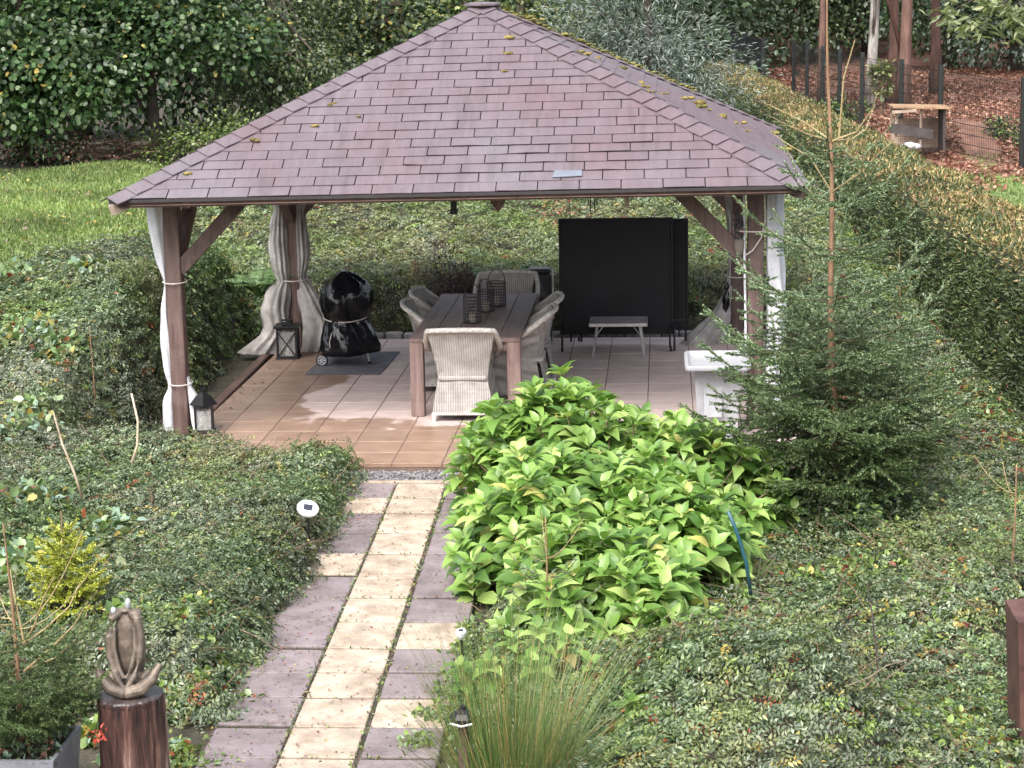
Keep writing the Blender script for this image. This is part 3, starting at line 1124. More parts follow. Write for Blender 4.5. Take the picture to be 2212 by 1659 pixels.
def wire_lantern(x, y, r_, h, label, lean=0, hz=0):
    t = thing('wire_lantern', label, 'lantern', (x, y, TZ + .001), 'wire lanterns on the dining table')
    o = np.array((x, y, TZ + .002))
    b_ = B()
    for k in range(30):
        a = 2 * PI * k / 30
        q = o + np.array((r_ * math.cos(a), r_ * math.sin(a), 0))
        b_.tube([q, q + (0, 0, h)], .0028, 4)
    for z in np.linspace(.004, h, 9):
        b_.tube([o + (r_ * math.cos(a), r_ * math.sin(a), z) for a in np.linspace(0, 2 * PI, 25)], .005 if z in (.004, h) else .003, 4, False)
    b_.build('wire_cage', M['rust_wire'], t)
    B().lathe([(r_ * .97, 0), (r_ * .97, .008)], o, 20).build('base_plate', M['rust_wire'], t)
    hb = B()
    hb.tube([o + (r_ * .9 * math.cos(a), hz * math.sin(a) * .12, h + (.12 * math.sin(a))) for a in np.linspace(0, PI, 15)], .005, 5)
    hb.build('handle', M['rust_wire'], t)
    B().lathe([(.034, .01), (.034, .10), (.01, .105)], o, 14).build('candle', M['candle'], t)


wire_lantern(-1.905, 19.55, .088, .27, 'tallest dark wire lantern with upright handle, nearest on the table')
wire_lantern(-1.83, 20.25, .085, .22, 'middle dark wire lantern on the table, just behind the tallest one')
wire_lantern(-1.75, 20.62, .10, .25, 'farthest dark wire lantern on the table with a tilted handle', hz=1)

M['lan_glass'] = M['glass']


def box_lantern(loc, w, h, label, rz=0.0, cone=False, glass=True):
    t = thing('floor_lantern', label, 'lantern', loc, 'black lanterns standing on the floor', rz)
    b_ = B()
    hw = w / 2
    for sx in (-1, 1):
        for sy in (-1, 1):
            b_.box((sx * (hw - .012), sy * (hw - .012), h / 2 + .01), (.022, .022, h))
    for z in (.012, h - .0):
        for s in (-1, 1):
            b_.box((0, s * (hw - .012), z + .008), (w - .046, .020, .022))
            b_.box((s * (hw - .012), 0, z + .008), (.020, w - .046, .022))
    b_.build('frame', M['black'], t, world=False)
    B().box((0, 0, .005), (w + .03, w + .03, .012), bev=.003).build('base_plate', M['black'], t, world=False)
    xb = B()
    if not cone:
        for s in (-1, 1):
            for k in (-1, 1):
                xb.beam((-hw * .85, s * (hw - .006), h / 2 - k * h * .42), (hw * .85, s * (hw - .006), h / 2 + k * h * .42), .009 if k < 0 else .0095, .012)
                xb.beam((s * (hw - .006), -hw * .85, h / 2 - k * h * .42), (s * (hw - .006), hw * .85, h / 2 + k * h * .42), .009 if k < 0 else .0095, .012)
        xb.build('cross_bars', M['black'], t, world=False)
    gl = B()
    for s in (-1, 1):
        gl.box((0, s * (hw - .018), h / 2), (w - .05, .003, h - .05))
        gl.box((s * (hw - .018), 0, h / 2), (.003, w - .05, h - .05))
    gl.build('pane', M['lan_glass'], t, world=False)
    rf = B()
    if cone:
        rf.lathe([(w * .72, h + .02), (w * .70, h + .03), (w * .40, h + .10), (w * .14, h + .14), (w * .14, h + .18)], (0, 0, 0), 4, lambda a, r_, z: r_)
    else:
        rf.box((0, 0, h + .03), (w + .05, w + .05, .025), bev=.004)
        rf.box((0, 0, h + .055), (w * .45, w * .45, .025), bev=.004)
        for a in (-1, 1):
            rf.tube([(a * .05, 0, h + .06), (a * .05, 0, h + .09)], .006, 5)
        rf.box((0, 0, h + .095), (.14, .03, .018), bev=.004)
    rf.build('roof', M['black'], t, world=False)
    rg = B()
    rg.tube([(.02 * math.cos(a), 0, h + (.125 if not cone else .20) + .02 * math.sin(a)) for a in np.linspace(0, 2 * PI, 15)], .004, 5, False)
    rg.build('ring', M['black'], t, world=False)
    B().lathe([(.04, .02), (.04, .16), (.008, .165)], (0, 0, 0), 14).build('candle', M['candle'], t, world=False)
    return t


box_lantern((-4.22, 21.84, .001), .235, .33, 'black box lantern with crossed bars standing before the billowing curtain', .05)
box_lantern((-4.30, 17.98, .001), .18, .24, 'black lantern with peaked lid at the foot of the front left post', .2, True)

# ------------------------------------------------------------------ covered barbecue on its mat
M['mat'] = surf('grey_rubber_mat', (.085, .085, .10), (.14, .14, .155), 10, rough=.8, fine=120, per_obj=0)
mt = B().box((-3.42, 21.45, .006), (.82, 1.36, .008), rot=-.03, bev=.002)
tag(mt.build('floor_mat', M['mat']), 'dark grey rubber mat under the covered barbecue', 'mat')
bq = thing('covered_barbecue', 'kettle barbecue wrapped in a shiny black cover tied with cord', 'barbecue', (-3.50, 21.5, 0))
M['cover'], _nt, _p, _ = _mat('black_plastic_cover')
_v = _coords(_nt)
_g = _noise(_nt, _coords(_nt, (1.6, 1.6, .8)), 3.4, 3, .5)
_p.inputs['Base Color'].default_value = (.008, .008, .011, 1)
_p.inputs['Roughness'].default_value = .2
_bump(_nt, _p, _g, .75, .075)


def cov(a, r_, z):
    q = r_ * (1 + .10 * math.sin(3 * a + 1.2) + .07 * math.sin(5 * a + z * 7) + .05 * math.sin(9 * a + z * 15))
    if z < .5:
        q *= 1 + .16 * max(0, math.cos(a - 5.2)) * (.5 - z) * 2
    if z > .75:
        q *= 1 + .22 * math.cos(a - .2) * (z - .75) * 2.2
    return q


cb = B().lathe([(.20, .10), (.30, .13), (.315, .20), (.285, .32), (.255, .42), (.232, .475), (.225, .50), (.235, .525), (.262, .59), (.285, .68), (.272, .79), (.205, .90), (.115, .98), (.05, 1.02), (.012, 1.03)], (-3.50, 21.5, 0), 56, cov)
cv = cb.build('cover', M['cover'], bq, smooth=True)
sc_ = B().tube([(-3.50 + .245 * math.cos(a), 21.5 + .245 * math.sin(a), .502 + .012 * math.cos(a * 2)) for a in np.linspace(0, 2 * PI, 40)], .007, 5, False)
sc_.tube([(-3.60, 21.29, .50), (-3.61, 21.25, .40), (-3.64, 21.2, .28), (-3.63, 21.19, .22)], .006, 5)
sc_.tube([(-3.60, 21.285, .50), (-3.55, 21.26, .52), (-3.47, 21.27, .515)], .006, 5)
sc_.build('tie_cord', M['cord'], bq)
for sy, wx in ((0, -3.74),):
    wh = B()
    pts = [(wx + .055 * math.cos(a), 21.26, .07 + .055 * math.sin(a)) for a in np.linspace(0, 2 * PI, 21)]
    wh.tube(pts, .014, 8, False)
    w_ = wh.build('wheel', M['black'], bq, smooth=True)
    hbm = B()
    for a in np.linspace(0, 2 * PI, 7)[:-1]:
        hbm.beam((wx, 21.258, .07), (wx + .048 * math.cos(a), 21.258, .07 + .048 * math.sin(a)), .012, .012, (0, 1, 0))
    hbm.lathe([(.016, -.02), (.016, .02)], (wx, 21.26, .07), 10)
    hbm.tube([(wx + .046 * math.cos(a), 21.25, .07 + .046 * math.sin(a)) for a in np.linspace(0, 2 * PI, 21)], .009, 6, False)
    hbm.build('rim', M['white_plastic'], w_)
for p, q in (((-3.28, 21.42, .22), (-3.23, 21.38, .015)), ((-3.42, 21.72, .22), (-3.38, 21.76, .015)), ((-3.70, 21.30, .2), (-3.74, 21.27, .07))):
    B().tube([p, q], .011, 8).build('leg', M['alu'], bq)
B().blob((-3.23, 21.38, .02), (.018, .018, .018), 8, 5).build('foot', M['black'], bq)

# ------------------------------------------------------------------ steel patio stove
M['stove'] = surf('blue_black_steel', (.022, .025, .032), (.045, .05, .06), 6, rough=.4, metal=.3, per_obj=0)
sv = thing('patio_stove', 'slim dark steel stove with a triangle on its front, behind the far chair', 'stove', (-1.42, 22.72, 0))
b_ = B()
b_.box((-1.42, 22.72, .44), (.26, .24, .76), bev=.02)
b_.box((-1.42, 22.72, .845), (.275, .26, .05), bev=.02)
b_.build('body', M['stove'], sv)
B().add([(-1.50, 22.597, .56), (-1.34, 22.597, .56), (-1.42, 22.597, .77), (-1.51, 22.592, .55), (-1.33, 22.592, .55), (-1.42, 22.592, .785)], [(3, 4, 5), (0, 2, 1)]).build('triangle_emblem', plain('dull_steel', (.09, .09, .095), .45, .5), sv)
B().tube([(-1.275, 22.58, .88), (-1.262, 22.57, .86), (-1.262, 22.57, .3)], .012, 6).build('side_bar', M['alu'], sv)
for sx in (-1, 1):
    for sy in (-1, 1):
        B().tube([(-1.42 + sx * .1, 22.72 + sy * .09, .08), (-1.42 + sx * .12, 22.72 + sy * .1, 0)], .012, 6).build('leg', M['stove'], sv)

# ------------------------------------------------------------------ folded table tennis table
M['navy_black'] = surf('matt_black_board', (.0035, .0035, .006), (.007, .007, .011), 2.5, (1, 1, 1), .7, .2, .002, 140, per_obj=0)
pt_ = thing('table_tennis_table', 'large black folding table standing upright on wheels at the back of the patio', 'table', (-.45, 22.45, 0))
for y, x0, x1, z0, z1 in ((22.36, -1.155, .085, .15, 1.455), (22.62, -.98, .26, .15, 1.41)):
    pn = B().box(((x0 + x1) / 2, y, (z0 + z1) / 2), (x1 - x0, .022, z1 - z0), bev=.004).build('board', M['navy_black'], pt_)
    fb = B()
    for x in (x0, x1):
        fb.box((x + (.012 if x == x1 else -.012), y, (z0 + z1) / 2), (.024, .04, z1 - z0), bev=.004)
    fb.box(((x0 + x1) / 2, y, z1 + .012), (x1 - x0 + .048, .04, .024), bev=.004)
    fb.build('edge_frame', M['black'], pt_)
for x in (-1.14, -1.06, -.94, .07, .12, .25):
    y = 22.05 if x in (-1.14, .07, .12) else 22.45
    b_ = B().tube([(x, 22.40, .26), (x, y + .05, .17), (x, y, .05)], .013, 6)
    l_ = b_.build('leg', M['black'], pt_)
for x, y in ((-1.14, 22.05), (.08, 22.05), (-.98, 22.75), (.25, 22.75), (.12, 22.10)):
    wh = B().lathe([(.03, -.012), (.035, 0), (.03, .012)], (0, 0, 0), 12)
    wh.v = [(x + v[2], y + v[0], .036 + v[1]) for v in wh.v]
    wh.build('wheel', M['black'], pt_)
B().beam((-1.14, 22.4, .30), (.25, 22.4, .30), .02, .02).build('cross_bar', M['black'], pt_)

# ------------------------------------------------------------------ small aluminium folding table
st_ = thing('folding_side_table', 'small aluminium folding table with splayed legs before the black boards', 'table', (-.5, 21.86, 0))
M['grey_top'] = plain('grey_table_top', (.30, .29, .31), .5)
B().box((-.5, 21.90, .375), (.60, .44, .02), bev=.004).build('top', M['grey_top'], st_)
rb = B()
for y in (21.68, 22.12):
    rb.box((-.5, y, .37), (.645, .022, .04), bev=.004)
for x in (-.811, -.189):
    rb.box((x, 21.90, .37), (.022, .418, .04), bev=.004)
rb.build('edge_rail', M['alu'], st_)
for sx in (-1, 1):
    for y in (21.70, 22.10):
        B().tube([(-.5 + sx * .235, y, .35), (-.5 + sx * .285, y, .012)], .0135, 8).build('leg', M['alu'], st_)
    B().tube([(-.5 + sx * .25, 21.70, .24), (-.5 + sx * .17, 21.70, .345)], .006, 6).build('strut', M['alu'], st_)

# ------------------------------------------------------------------ white basin on pedestal
sk = thing('white_basin', 'white plastic basin table on a broad white pedestal beside the spruce', 'basin', (.48, 17.6, 0))
bx, by, bw, bd = .475, 17.62, .58, .80


def rrect(w, d, r_, n=5):
    pts = []
    for cx_, cy_, a0 in ((w / 2 - r_, d / 2 - r_, 0), (-w / 2 + r_, d / 2 - r_, PI / 2), (-w / 2 + r_, -d / 2 + r_, PI), (w / 2 - r_, -d / 2 + r_, 1.5 * PI)):
        for k in range(n):
            a = a0 + PI / 2 * k / (n - 1)
            pts.append((cx_ + r_ * math.cos(a), cy_ + r_ * math.sin(a)))
    return pts


def loft(loops):
    b_ = B()
    m = len(loops[0][0])
    vs_ = [(bx + p[0], by + p[1], z) for lp, z in loops for p in lp]
    fs_ = [(i * m + k, i * m + (k + 1) % m, (i + 1) * m + (k + 1) % m, (i + 1) * m + k) for i in range(len(loops) - 1) for k in range(m)]
    fs_.append(tuple((len(loops) - 1) * m + k for k in range(m)))
    b_.add(vs_, fs_)
    return b_


loft([(rrect(bw - .06, bd - .06, .05), .70), (rrect(bw - .01, bd - .01, .06), .70), (rrect(bw, bd, .065), .715), (rrect(bw, bd, .065), .735), (rrect(bw - .015, bd - .015, .06), .742), (rrect(bw - .06, bd - .06, .05), .742), (rrect(bw - .10, bd - .10, .05), .70), (rrect(bw - .12, bd - .12, .05), .695)]).build('tray', M['white_plastic'], sk)
pd = B()
pd.add([(bx - .21, by - .24, .70), (bx + .21, by - .24, .70), (bx + .21, by + .3, .70), (bx - .21, by + .3, .70), (bx - .16, by - .16, 0), (bx + .17, by - .16, 0), (bx + .17, by + .28, 0), (bx - .16, by + .28, 0)], [(0, 4, 5, 1), (1, 5, 6, 2), (2, 6, 7, 3), (3, 7, 4, 0), (4, 7, 6, 5), (0, 1, 2, 3)])
pd.build('pedestal', M['white_plastic'], sk)
B().box((bx - .04, by - .225, .42), (.16, .012, .34), bev=.004, rot=Matrix.Rotation(-.11, 3, 'X')).build('front_panel', M['white_plastic'], sk)

# dried posy, cord and black bag at the right posts
ps = thing('dried_posy', 'bunch of dried dark flowers hanging in a cloth holder on the front right post', 'flowers', at(1597, 500, 18.02))
po = np.array(ps.location)
M['dried'] = leafm('dried_flowers', [(0, (.03, .03, .035)), (.5, (.08, .075, .085)), (.85, (.16, .15, .16)), (1, (.30, .07, .03))], .8, 0)
fb = rand_dirs(260, .2)
leaf_cloud('flower_heads', po + (0, 0, .02) + fb * np.array((.06, .05, .15)) * rng.uniform(.4, 1, (260, 1)), rand_dirs(260), rand_dirs(260), rng.uniform(.015, .04, 260), rng.uniform(.012, .025, 260), M['dried'], LEAF6, ps)
M['holder'] = plain('grey_felt', (.17, .145, .125), .9)
B().lathe([(.02, -.22), (.035, -.20), (.05, -.13), (.045, -.07)], po, 14).build('holder', M['holder'], ps, smooth=True)
cd_ = B()
q = np.array((posts['FR'][0] - .03, posts['FR'][1] - .08, 0))
cd_.tube([q + (-.08, 0, 2.25), q + (-.075, -.01, 1.9), q + (-.07, -.01, 1.5), q + (-.06, -.01, 1.0), q + (-.06, 0, .3)], .011, 6)
tag(cd_.build('hanging_cord', M['cloth']), 'thick white cord hanging down the front right post', 'cord')
tag(B().tube([q + (-.06, -.02, 1.62), q + (.0, -.03, 1.66), q + (.08, -.02, 1.78), q + (.115, 0, 1.95), q + (.11, 0, 2.2)], .006, 5).build('brace_rope', M['cord']), 'thin pale rope slung from the brace up to the front right post', 'rope')
bg_ = B()
pbk = at(1568, 650, 22.5)
bg_.blob(pbk, (.045, .06, .14), 10, 8, .12)
bg_.blob(pbk + (.01, 0, .16), (.03, .04, .05), 8, 6, .15)
tag(bg_.build('black_bag', M['cover'], smooth=True), 'crumpled black plastic bag hanging on the back right post', 'bag')

# ------------------------------------------------------------------ shrub banks: cotoneaster
COT = [(0, (.030, .052, .026)), (.3, (.070, .102, .056)), (.65, (.122, .156, .098)), (.9, (.20, .228, .158)), (1, (.29, .31, .235))]
M['cot'] = leafm('cotoneaster_leaf', COT, .42, .22, 1.3, .32, .6, .26)
M['cot_warm'] = leafm('cotoneaster_leaf_warm', [(0, (.07, .09, .035)), (.5, (.15, .17, .075)), (1, (.25, .26, .14))], .46, .28, 1.3, .3, .55, .3)
M['leaf_red'] = leafm('autumn_leaf_red', [(0, (.10, .018, .012)), (.5, (.20, .045, .022)), (1, (.30, .10, .03))], .5, .25, 2, .2)
M['leaf_yellow'] = leafm('autumn_leaf_yellow', [(0, (.24, .17, .04)), (.5, (.36, .28, .07)), (1, (.48, .42, .15))], .5, .3, 2, .2)
M['leaf_bright'] = leafm('fresh_leaf', [(0, (.09, .15, .03)), (.5, (.17, .255, .055)), (1, (.28, .36, .11))], .42, .3, 2, .3)
M['twig'] = surf('grey_twig', (.10, .075, .055), (.22, .17, .13), 20, rough=.8, per_obj=.1)
M['bark'] = surf('grey_brown_bark', (.045, .035, .028), (.12, .095, .08), 5, (4, 4, .7), .85, .8, .02, 30)
BANK_MATS = [M['cot'], M['cot_warm'], M['leaf_red'], M['leaf_yellow'], M['leaf_bright']]


def bank_points(x0, x1, y0, y1, n, step=.08, keep=None):
    """points spread evenly over the surface of the banks, with normals"""
    X, Y = np.meshgrid(np.arange(x0, x1, step) + step / 2, np.arange(y0, y1, step) + step / 2)
    h = bank_h(X, Y)
    e = .05
    hx = (bank_h(X + e, Y) - bank_h(X - e, Y)) / (2 * e)
    hy = (bank_h(X, Y + e) - bank_h(X, Y - e)) / (2 * e)
    hx, hy = np.clip(hx, -3, 3), np.clip(hy, -3, 3)
    w = np.where(h > .03, np.sqrt(1 + hx ** 2 + hy ** 2), 0)
    if keep is not None:
        w = w * keep(X, Y)
    w = w.ravel() / w.sum()
    idx = rng.choice(w.size, n, p=w)
    x = X.ravel()[idx] + rng.uniform(-.5, .5, n) * step
    y = Y.ravel()[idx] + rng.uniform(-.5, .5, n) * step
    hh = h.ravel()[idx] + hx.ravel()[idx] * (x - X.ravel()[idx]) + hy.ravel()[idx] * (y - Y.ravel()[idx])
    z = base_z(x, y) + hh
    nrm = unit(np.stack([-hx.ravel()[idx], -hy.ravel()[idx], np.ones(n)], -1))
    return np.stack([x, y, z], -1), nrm


def sprig_cover(name, label, x0, x1, y0, y1, n_sprig, K, L, leaf_l, leaf_w, mix=(.82, .142, .006, .006, .026), keep=None, rise=.04):
    p, nrm = bank_points(x0, x1, y0, y1, n_sprig, keep=keep)
    # arching shoots: a direction along the surface that turns slowly over the bank
    ang = 3.5 * vnoise(p[:, 0] * .9, p[:, 1] * .9, 21) + rng.normal(0, .9, n_sprig)
    hd = np.stack([np.cos(ang), np.sin(ang), np.zeros(n_sprig)], -1)
    hd = unit(hd - nrm * np.sum(hd * nrm, 1, keepdims=True) + nrm * rng.uniform(.0, .55, (n_sprig, 1)))
    side = unit(np.cross(hd, nrm))
    Ls = L * rng.uniform(.55, 1.3, n_sprig)
    depth = np.where(rng.random(n_sprig) < .12, rng.uniform(.03, .11, n_sprig), rng.uniform(-.07, rise, n_sprig))
    t = (np.arange(K) + .5) / K
    pos = p[:, None, :] + hd[:, None, :] * (Ls[:, None] * (t - .35))[..., None] + nrm[:, None, :] * (depth[:, None] - .35 * Ls[:, None] * (t - .35) ** 2)[..., None]
    sg = np.where(np.arange(K) % 2 == 0, 1.0, -1.0)
    d = hd[:, None, :] * .55 + side[:, None, :] * sg[None, :, None] + nrm[:, None, :] * rng.normal(.18, .3, (n_sprig, K, 1))
    ln = nrm[:, None, :] + rng.normal(0, .42, (n_sprig, K, 3))
    N = n_sprig * K
    sc = rng.uniform(.6, 1.25, N)
    # the kind of a leaf goes by shoot, so colours come in small sprays
    mi = np.repeat(rng.choice(5, n_sprig, p=np.array(mix) / sum(mix)), K)
    warm = vnoise(p[:, 0] * 1.1, p[:, 1] * .8, 61) + .5 * vnoise(p[:, 0] * 3, p[:, 1] * 3, 62) > .55
    mi = np.where(np.repeat(warm, K) & (mi == 0) & (rng.random(N) < .7), 1, mi)
    flip = rng.random(N) < .04
    mi = np.where(flip, rng.choice([1, 2, 3, 4], N, p=[.6, .07, .08, .25]), mi)
    o = leaf_cloud(name, pos.reshape(-1, 3), d.reshape(-1, 3), ln.reshape(-1, 3), leaf_l * sc * .92, leaf_w * sc * .92, BANK_MATS, LEAF2, None, mi)
    return tag(o, label, 'shrubs', None, 'stuff')


HYD = [(-.80, 15.1, .82, .90, .84), (.10, 14.75, .80, .8, .62), (-.66, 13.4, .74, .8, .74), (-.10, 13.2, .64, .75, .60), (-.42, 12.15, .62, .62, .52)]   # hydrangea domes x, y, rx, ry, height


def hyd_h(X, Y):
    h = np.zeros_like(np.asarray(X, float))
    for (a, b, rx, ry, hh) in HYD:
        q = 1 - ((X - a) / rx) ** 2 - ((Y - b) / ry) ** 2
        h = np.maximum(h, hh * np.sqrt(np.clip(q, 0, 1)))
    return h


free = lambda X, Y: (hyd_h(X, Y) < .25) * 1.0
sprig_cover('cotoneaster_cover', 'low grey green cotoneaster bank left of the path', -6.2, -2.3, 8.6, 17.2, 20500, 14, .20, .038, .0175)
sprig_cover('cotoneaster_cover', 'tall dense cotoneaster bank left of the patio', -7.8, -4.6, 17.2, 24, 10500, 14, .22, .046, .021)
sprig_cover('cotoneaster_cover', 'pale cotoneaster slope rising behind the patio', -7.8, 3.4, 23.2, 32.5, 17500, 13, .26, .058, .026, mix=(.40, .565, .005, .006, .024))
sprig_cover('cotoneaster_cover', 'cotoneaster and weeds right of the path', -1.3, 3.6, 8.6, 17.4, 19500, 14, .20, .038, .0175, mix=(.74, .16, .011, .013, .076), keep=free)
sprig_cover('cotoneaster_cover', 'shaded cotoneaster between the hedge and the pavilion', 1.2, 3.6, 17.2, 23.6, 4500, 14, .22, .046, .021, mix=(.69, .25, .008, .012, .04))


def bank_twigs(label, x0, x1, y0, y1, n):
    p, nr = bank_points(x0, x1, y0, y1, n, keep=free)
    b_ = B()
    for q, m_ in zip(p, nr):
        a = rng.uniform(0, 2 * PI)
        L_ = rng.uniform(.10, .32)
        d = np.array((math.cos(a), math.sin(a), rng.uniform(-.1, .7)))
        e = q + d * L_ + m_ * .05
        b_.tube([q, (q + e) / 2 + m_ * .04, e], [.0028, .0022, .0012], 3, False)
    tag(b_.build('bank_twigs', M['twig_red']), label, 'twigs', None, 'stuff')


M['twig_red'] = surf('reddish_twig', (.09, .05, .035), (.20, .13, .09), 20, rough=.8, per_obj=0)
bank_twigs('thin reddish twigs poking out of the left bank', -6, -2.4, 8.8, 17, 650)
bank_twigs('thin reddish twigs poking out of the right bank', -1.2, 3.3, 8.8, 17, 800)


# larger leaved weeds and brambles growing through the banks
def weeds(name, label, spots, n, leaf_l, leaf_w, mats, mix, spread=.25, lift=.07, cat='weeds', kind=None, group=None, tmpl=LEAF6):
    sp = np.array(spots, float)
    k = rng.integers(0, len(sp), n)
    r_ = sp[k, 2:3]
    q = sp[k, :2] + rng.normal(0, .5, (n, 2)) * r_
    z = base_z(q[:, 0], q[:, 1]) + bank_h(q[:, 0], q[:, 1]) + rng.uniform(-.03, lift, n)
    pos = np.column_stack([q, z])
    d = rand_dirs(n, .15)
    nn = rand_dirs(n, 1.6)
    mi = rng.choice(len(mats), n, p=mix)
    s_ = rng.uniform(.6, 1.25, n)
    o = leaf_cloud(name, pos, d, nn, leaf_l * s_, leaf_w * s_, mats, tmpl, None, mi)
    return tag(o, label, cat, group, kind)


M['bramble'] = leafm('bramble_leaf', [(0, (.07, .13, .045)), (.5, (.16, .245, .10)), (1, (.31, .39, .22))], .4, .25, 2, .3)
M['bluegreen'] = leafm('blue_green_leaf', [(0, (.12, .20, .14)), (1, (.28, .38, .30))], .4, .2, 2, .2)


def px_spots(lst, z=.5):
    out = []
    for x, y, r_ in lst:
        p = on(x, y, z)
        out.append((p[0], p[1], r_))
    return out


weeds('bramble_patch', 'pale green and yellowing brambles at the left edge of the shrub bank', px_spots([(40, 680, .35), (60, 760, .35), (150, 770, .3), (30, 860, .3), (110, 830, .3), (60, 960, .3), (30, 1090, .3), (110, 1080, .25), (200, 690, .2), (230, 1000, .2)], .75), 2600, .082, .06,
      [M['bramble'], M['bluegreen'], M['leaf_yellow'], M['leaf_red'], M['cot_warm']], [.52, .18, .07, .02, .21], lift=.13, cat='brambles', kind='stuff')
weeds('bramble_patch', 'light green brambles behind the small yellow conifer', px_spots([(60, 1130, .2), (150, 1090, .22), (240, 1080, .18), (30, 1180, .2), (250, 1260, .12), (130, 1250, .15), (270, 1420, .15), (190, 1380, .15)], .5), 1100, .078, .06,
      [M['leaf_bright'], M['bluegreen'], M['leaf_yellow'], M['bramble']], [.34, .2, .06, .4], cat='brambles', kind='stuff')
weeds('weed_patch', 'bright green ground weeds in front of the tall spruce', px_spots([(1700, 1190, .3), (1790, 1200, .3), (1880, 1170, .3), (1620, 1290, .25), (2050, 1240, .35), (2000, 1330, .3), (2040, 1500, .35), (2130, 1560, .3)], .2), 1500, .05, .034,
      [M['leaf_bright'], M['bramble'], M['leaf_yellow'], M['leaf_red']], [.55, .33, .08, .04], kind='stuff')
weeds('weed_patch', 'bright low weeds at the foot of the stump beside the path', px_spots([(420, 1500, .14), (390, 1580, .14), (440, 1620, .14), (400, 1430, .12), (520, 1480, .1), (470, 1440, .1), (370, 1500, .15), (420, 1400, .12), (340, 1620, .15)], .05), 1500, .045, .032,
      [M['leaf_bright'], M['bramble'], M['leaf_yellow'], M['leaf_red']], [.55, .32, .08, .05], kind='stuff')
weeds('weed_patch', 'small-leaved weeds creeping over the right edge of the path', px_spots([(1000, 1400, .10), (985, 1450, .11), (960, 1490, .11), (930, 1540, .10), (1010, 1350, .08), (900, 1600, .10), (1000, 1500, .14)], .0), 1200, .042, .028,
      [M['leaf_bright'], M['bramble'], M['cot'], M['cot_warm']], [.38, .27, .22, .13], lift=.12, kind='stuff')
weeds('weed_patch', 'reddish leaves and weeds at the foot of the hedge', px_spots([(2090, 880, .3), (2150, 920, .3), (2180, 960, .3), (2060, 830, .25)], .1), 650, .05, .036,
      [M['leaf_red'], M['bramble'], M['leaf_yellow'], M['cot']], [.30, .36, .12, .22], kind='stuff')
# moss and tiny weeds in the path joints, fallen leaves on the slabs
n = 1900
yy = rng.uniform(8.7, 16.1, n)
sel = rng.random(n)
xx = np.where(sel < .34, path_left(yy) - .012, np.where(sel < .72, path_left(yy) + .42, path_left(yy) + rng.uniform(-.4, .84, n)))
rows_y = np.array(YR)
rowsnap = rows_y[rng.integers(1, len(YR) - 1, n)]
yy = np.where(sel > .78, rowsnap, yy)
xx = xx + rng.normal(0, .011, n)
yy = yy + rng.normal(0, .010, n)
o = leaf_cloud('joint_weeds', np.column_stack([xx, yy, np.full(n, -.037) + rng.uniform(0, .012, n)]), rand_dirs(n, .6), rand_dirs(n, .8), rng.uniform(.012, .034, n), rng.uniform(.007, .016, n), [M['leaf_bright'], M['cot'], M['twig_red']], LEAF2, None, rng.choice(3, n, p=[.3, .4, .3]))
tag(o, 'moss and tiny weeds in the joints of the path', 'moss', None, 'stuff')
n = 1300
yy = rng.uniform(8.7, 16.0, n)
side_l = rng.random(n) < .6
xx = np.where(side_l, path_left(yy) - rng.uniform(.0, .46, n) ** 1.0, path_left(yy) + rng.uniform(0, .95, n))
o = leaf_cloud('fallen_leaves', np.column_stack([xx, yy, np.full(n, -.022)]), rand_dirs(n) * (1, 1, .1), rand_dirs(n, 4), rng.uniform(.010, .034, n), rng.uniform(.004, .014, n), [M['leaf_yellow'], M['leaf_red'], M['twig_red']], LEAF2, None, rng.choice(3, n, p=[.10, .16, .74]))
tag(o, 'small fallen leaves and litter scattered on the path', 'leaves', None, 'stuff')
n = 260
pos = np.column_stack([rng.uniform(-4.85, -4.2, n), rng.uniform(17.2, 23, n), np.full(n, .012)])
pos[:, 2] = np.where(pos[:, 0] < PX0, -.045, .008)
o = leaf_cloud('fallen_leaves', pos, rand_dirs(n) * (1, 1, .1), rand_dirs(n, 4), rng.uniform(.02, .06, n), rng.uniform(.01, .03, n), [M['leaf_red'], M['twig'], M['cot']], LEAF2, None, rng.choice(3, n, p=[.15, .5, .35]))
tag(o, 'leaf litter along the soil strip left of the patio', 'leaves', None, 'stuff')

# ------------------------------------------------------------------ lawn grass and leaf litter
M['grass'] = leafm('grass_blade', [(0, (.075, .125, .032)), (.5, (.145, .21, .06)), (.9, (.23, .29, .10)), (1, (.37, .33, .18))], .5, .35, .45, .5)
n = 95000
x = rng.uniform(-15.5, -6.6, n)
y = 19 + 25.2 * rng.random(n) ** .9
ok = (bank_h(x, y) < .05) & (x > -.385 * y - .3) & (y < 43.2 + 1.1 * vnoise(x * .6, y * .6, 31))
x, y = x[ok], y[ok]
n = len(x)
o = leaf_cloud('lawn_grass', np.column_stack([x, y, base_z(x, y)]), rand_dirs(n, 1.6), rand_dirs(n), rng.uniform(.05, .13, n), rng.uniform(.016, .032, n), M['grass'], LEAF2)
tag(o, 'bright green lawn beyond the left shrub bank', 'grass', None, 'stuff')
n = 420
x = rng.uniform(-14.5, -7.4, n)
y = rng.uniform(24, 42, n)
o = leaf_cloud('fallen_leaves', np.column_stack([x, y, base_z(x, y) + .06]), rand_dirs(n) * (1, 1, .1), rand_dirs(n, 2), rng.uniform(.06, .11, n), rng.uniform(.05, .08, n), [M['leaf_yellow'], M['twig']], LEAF6, None, rng.choice(2, n))
tag(o, 'yellow leaves dropped on the lawn', 'leaves', None, 'stuff')
n = 60000
x = rng.uniform(3, 13.5, n)
y = rng.uniform(20, 52, n)
pat = vnoise(x * .8, y * .35, 44)
ok = (x > hedge_x(y) + 1.1) & ((y < 39.6) | ((pat > .05) & (y < 47.5) & (x > 6.3)))
x, y, = x[ok], y[ok]
n = len(x)
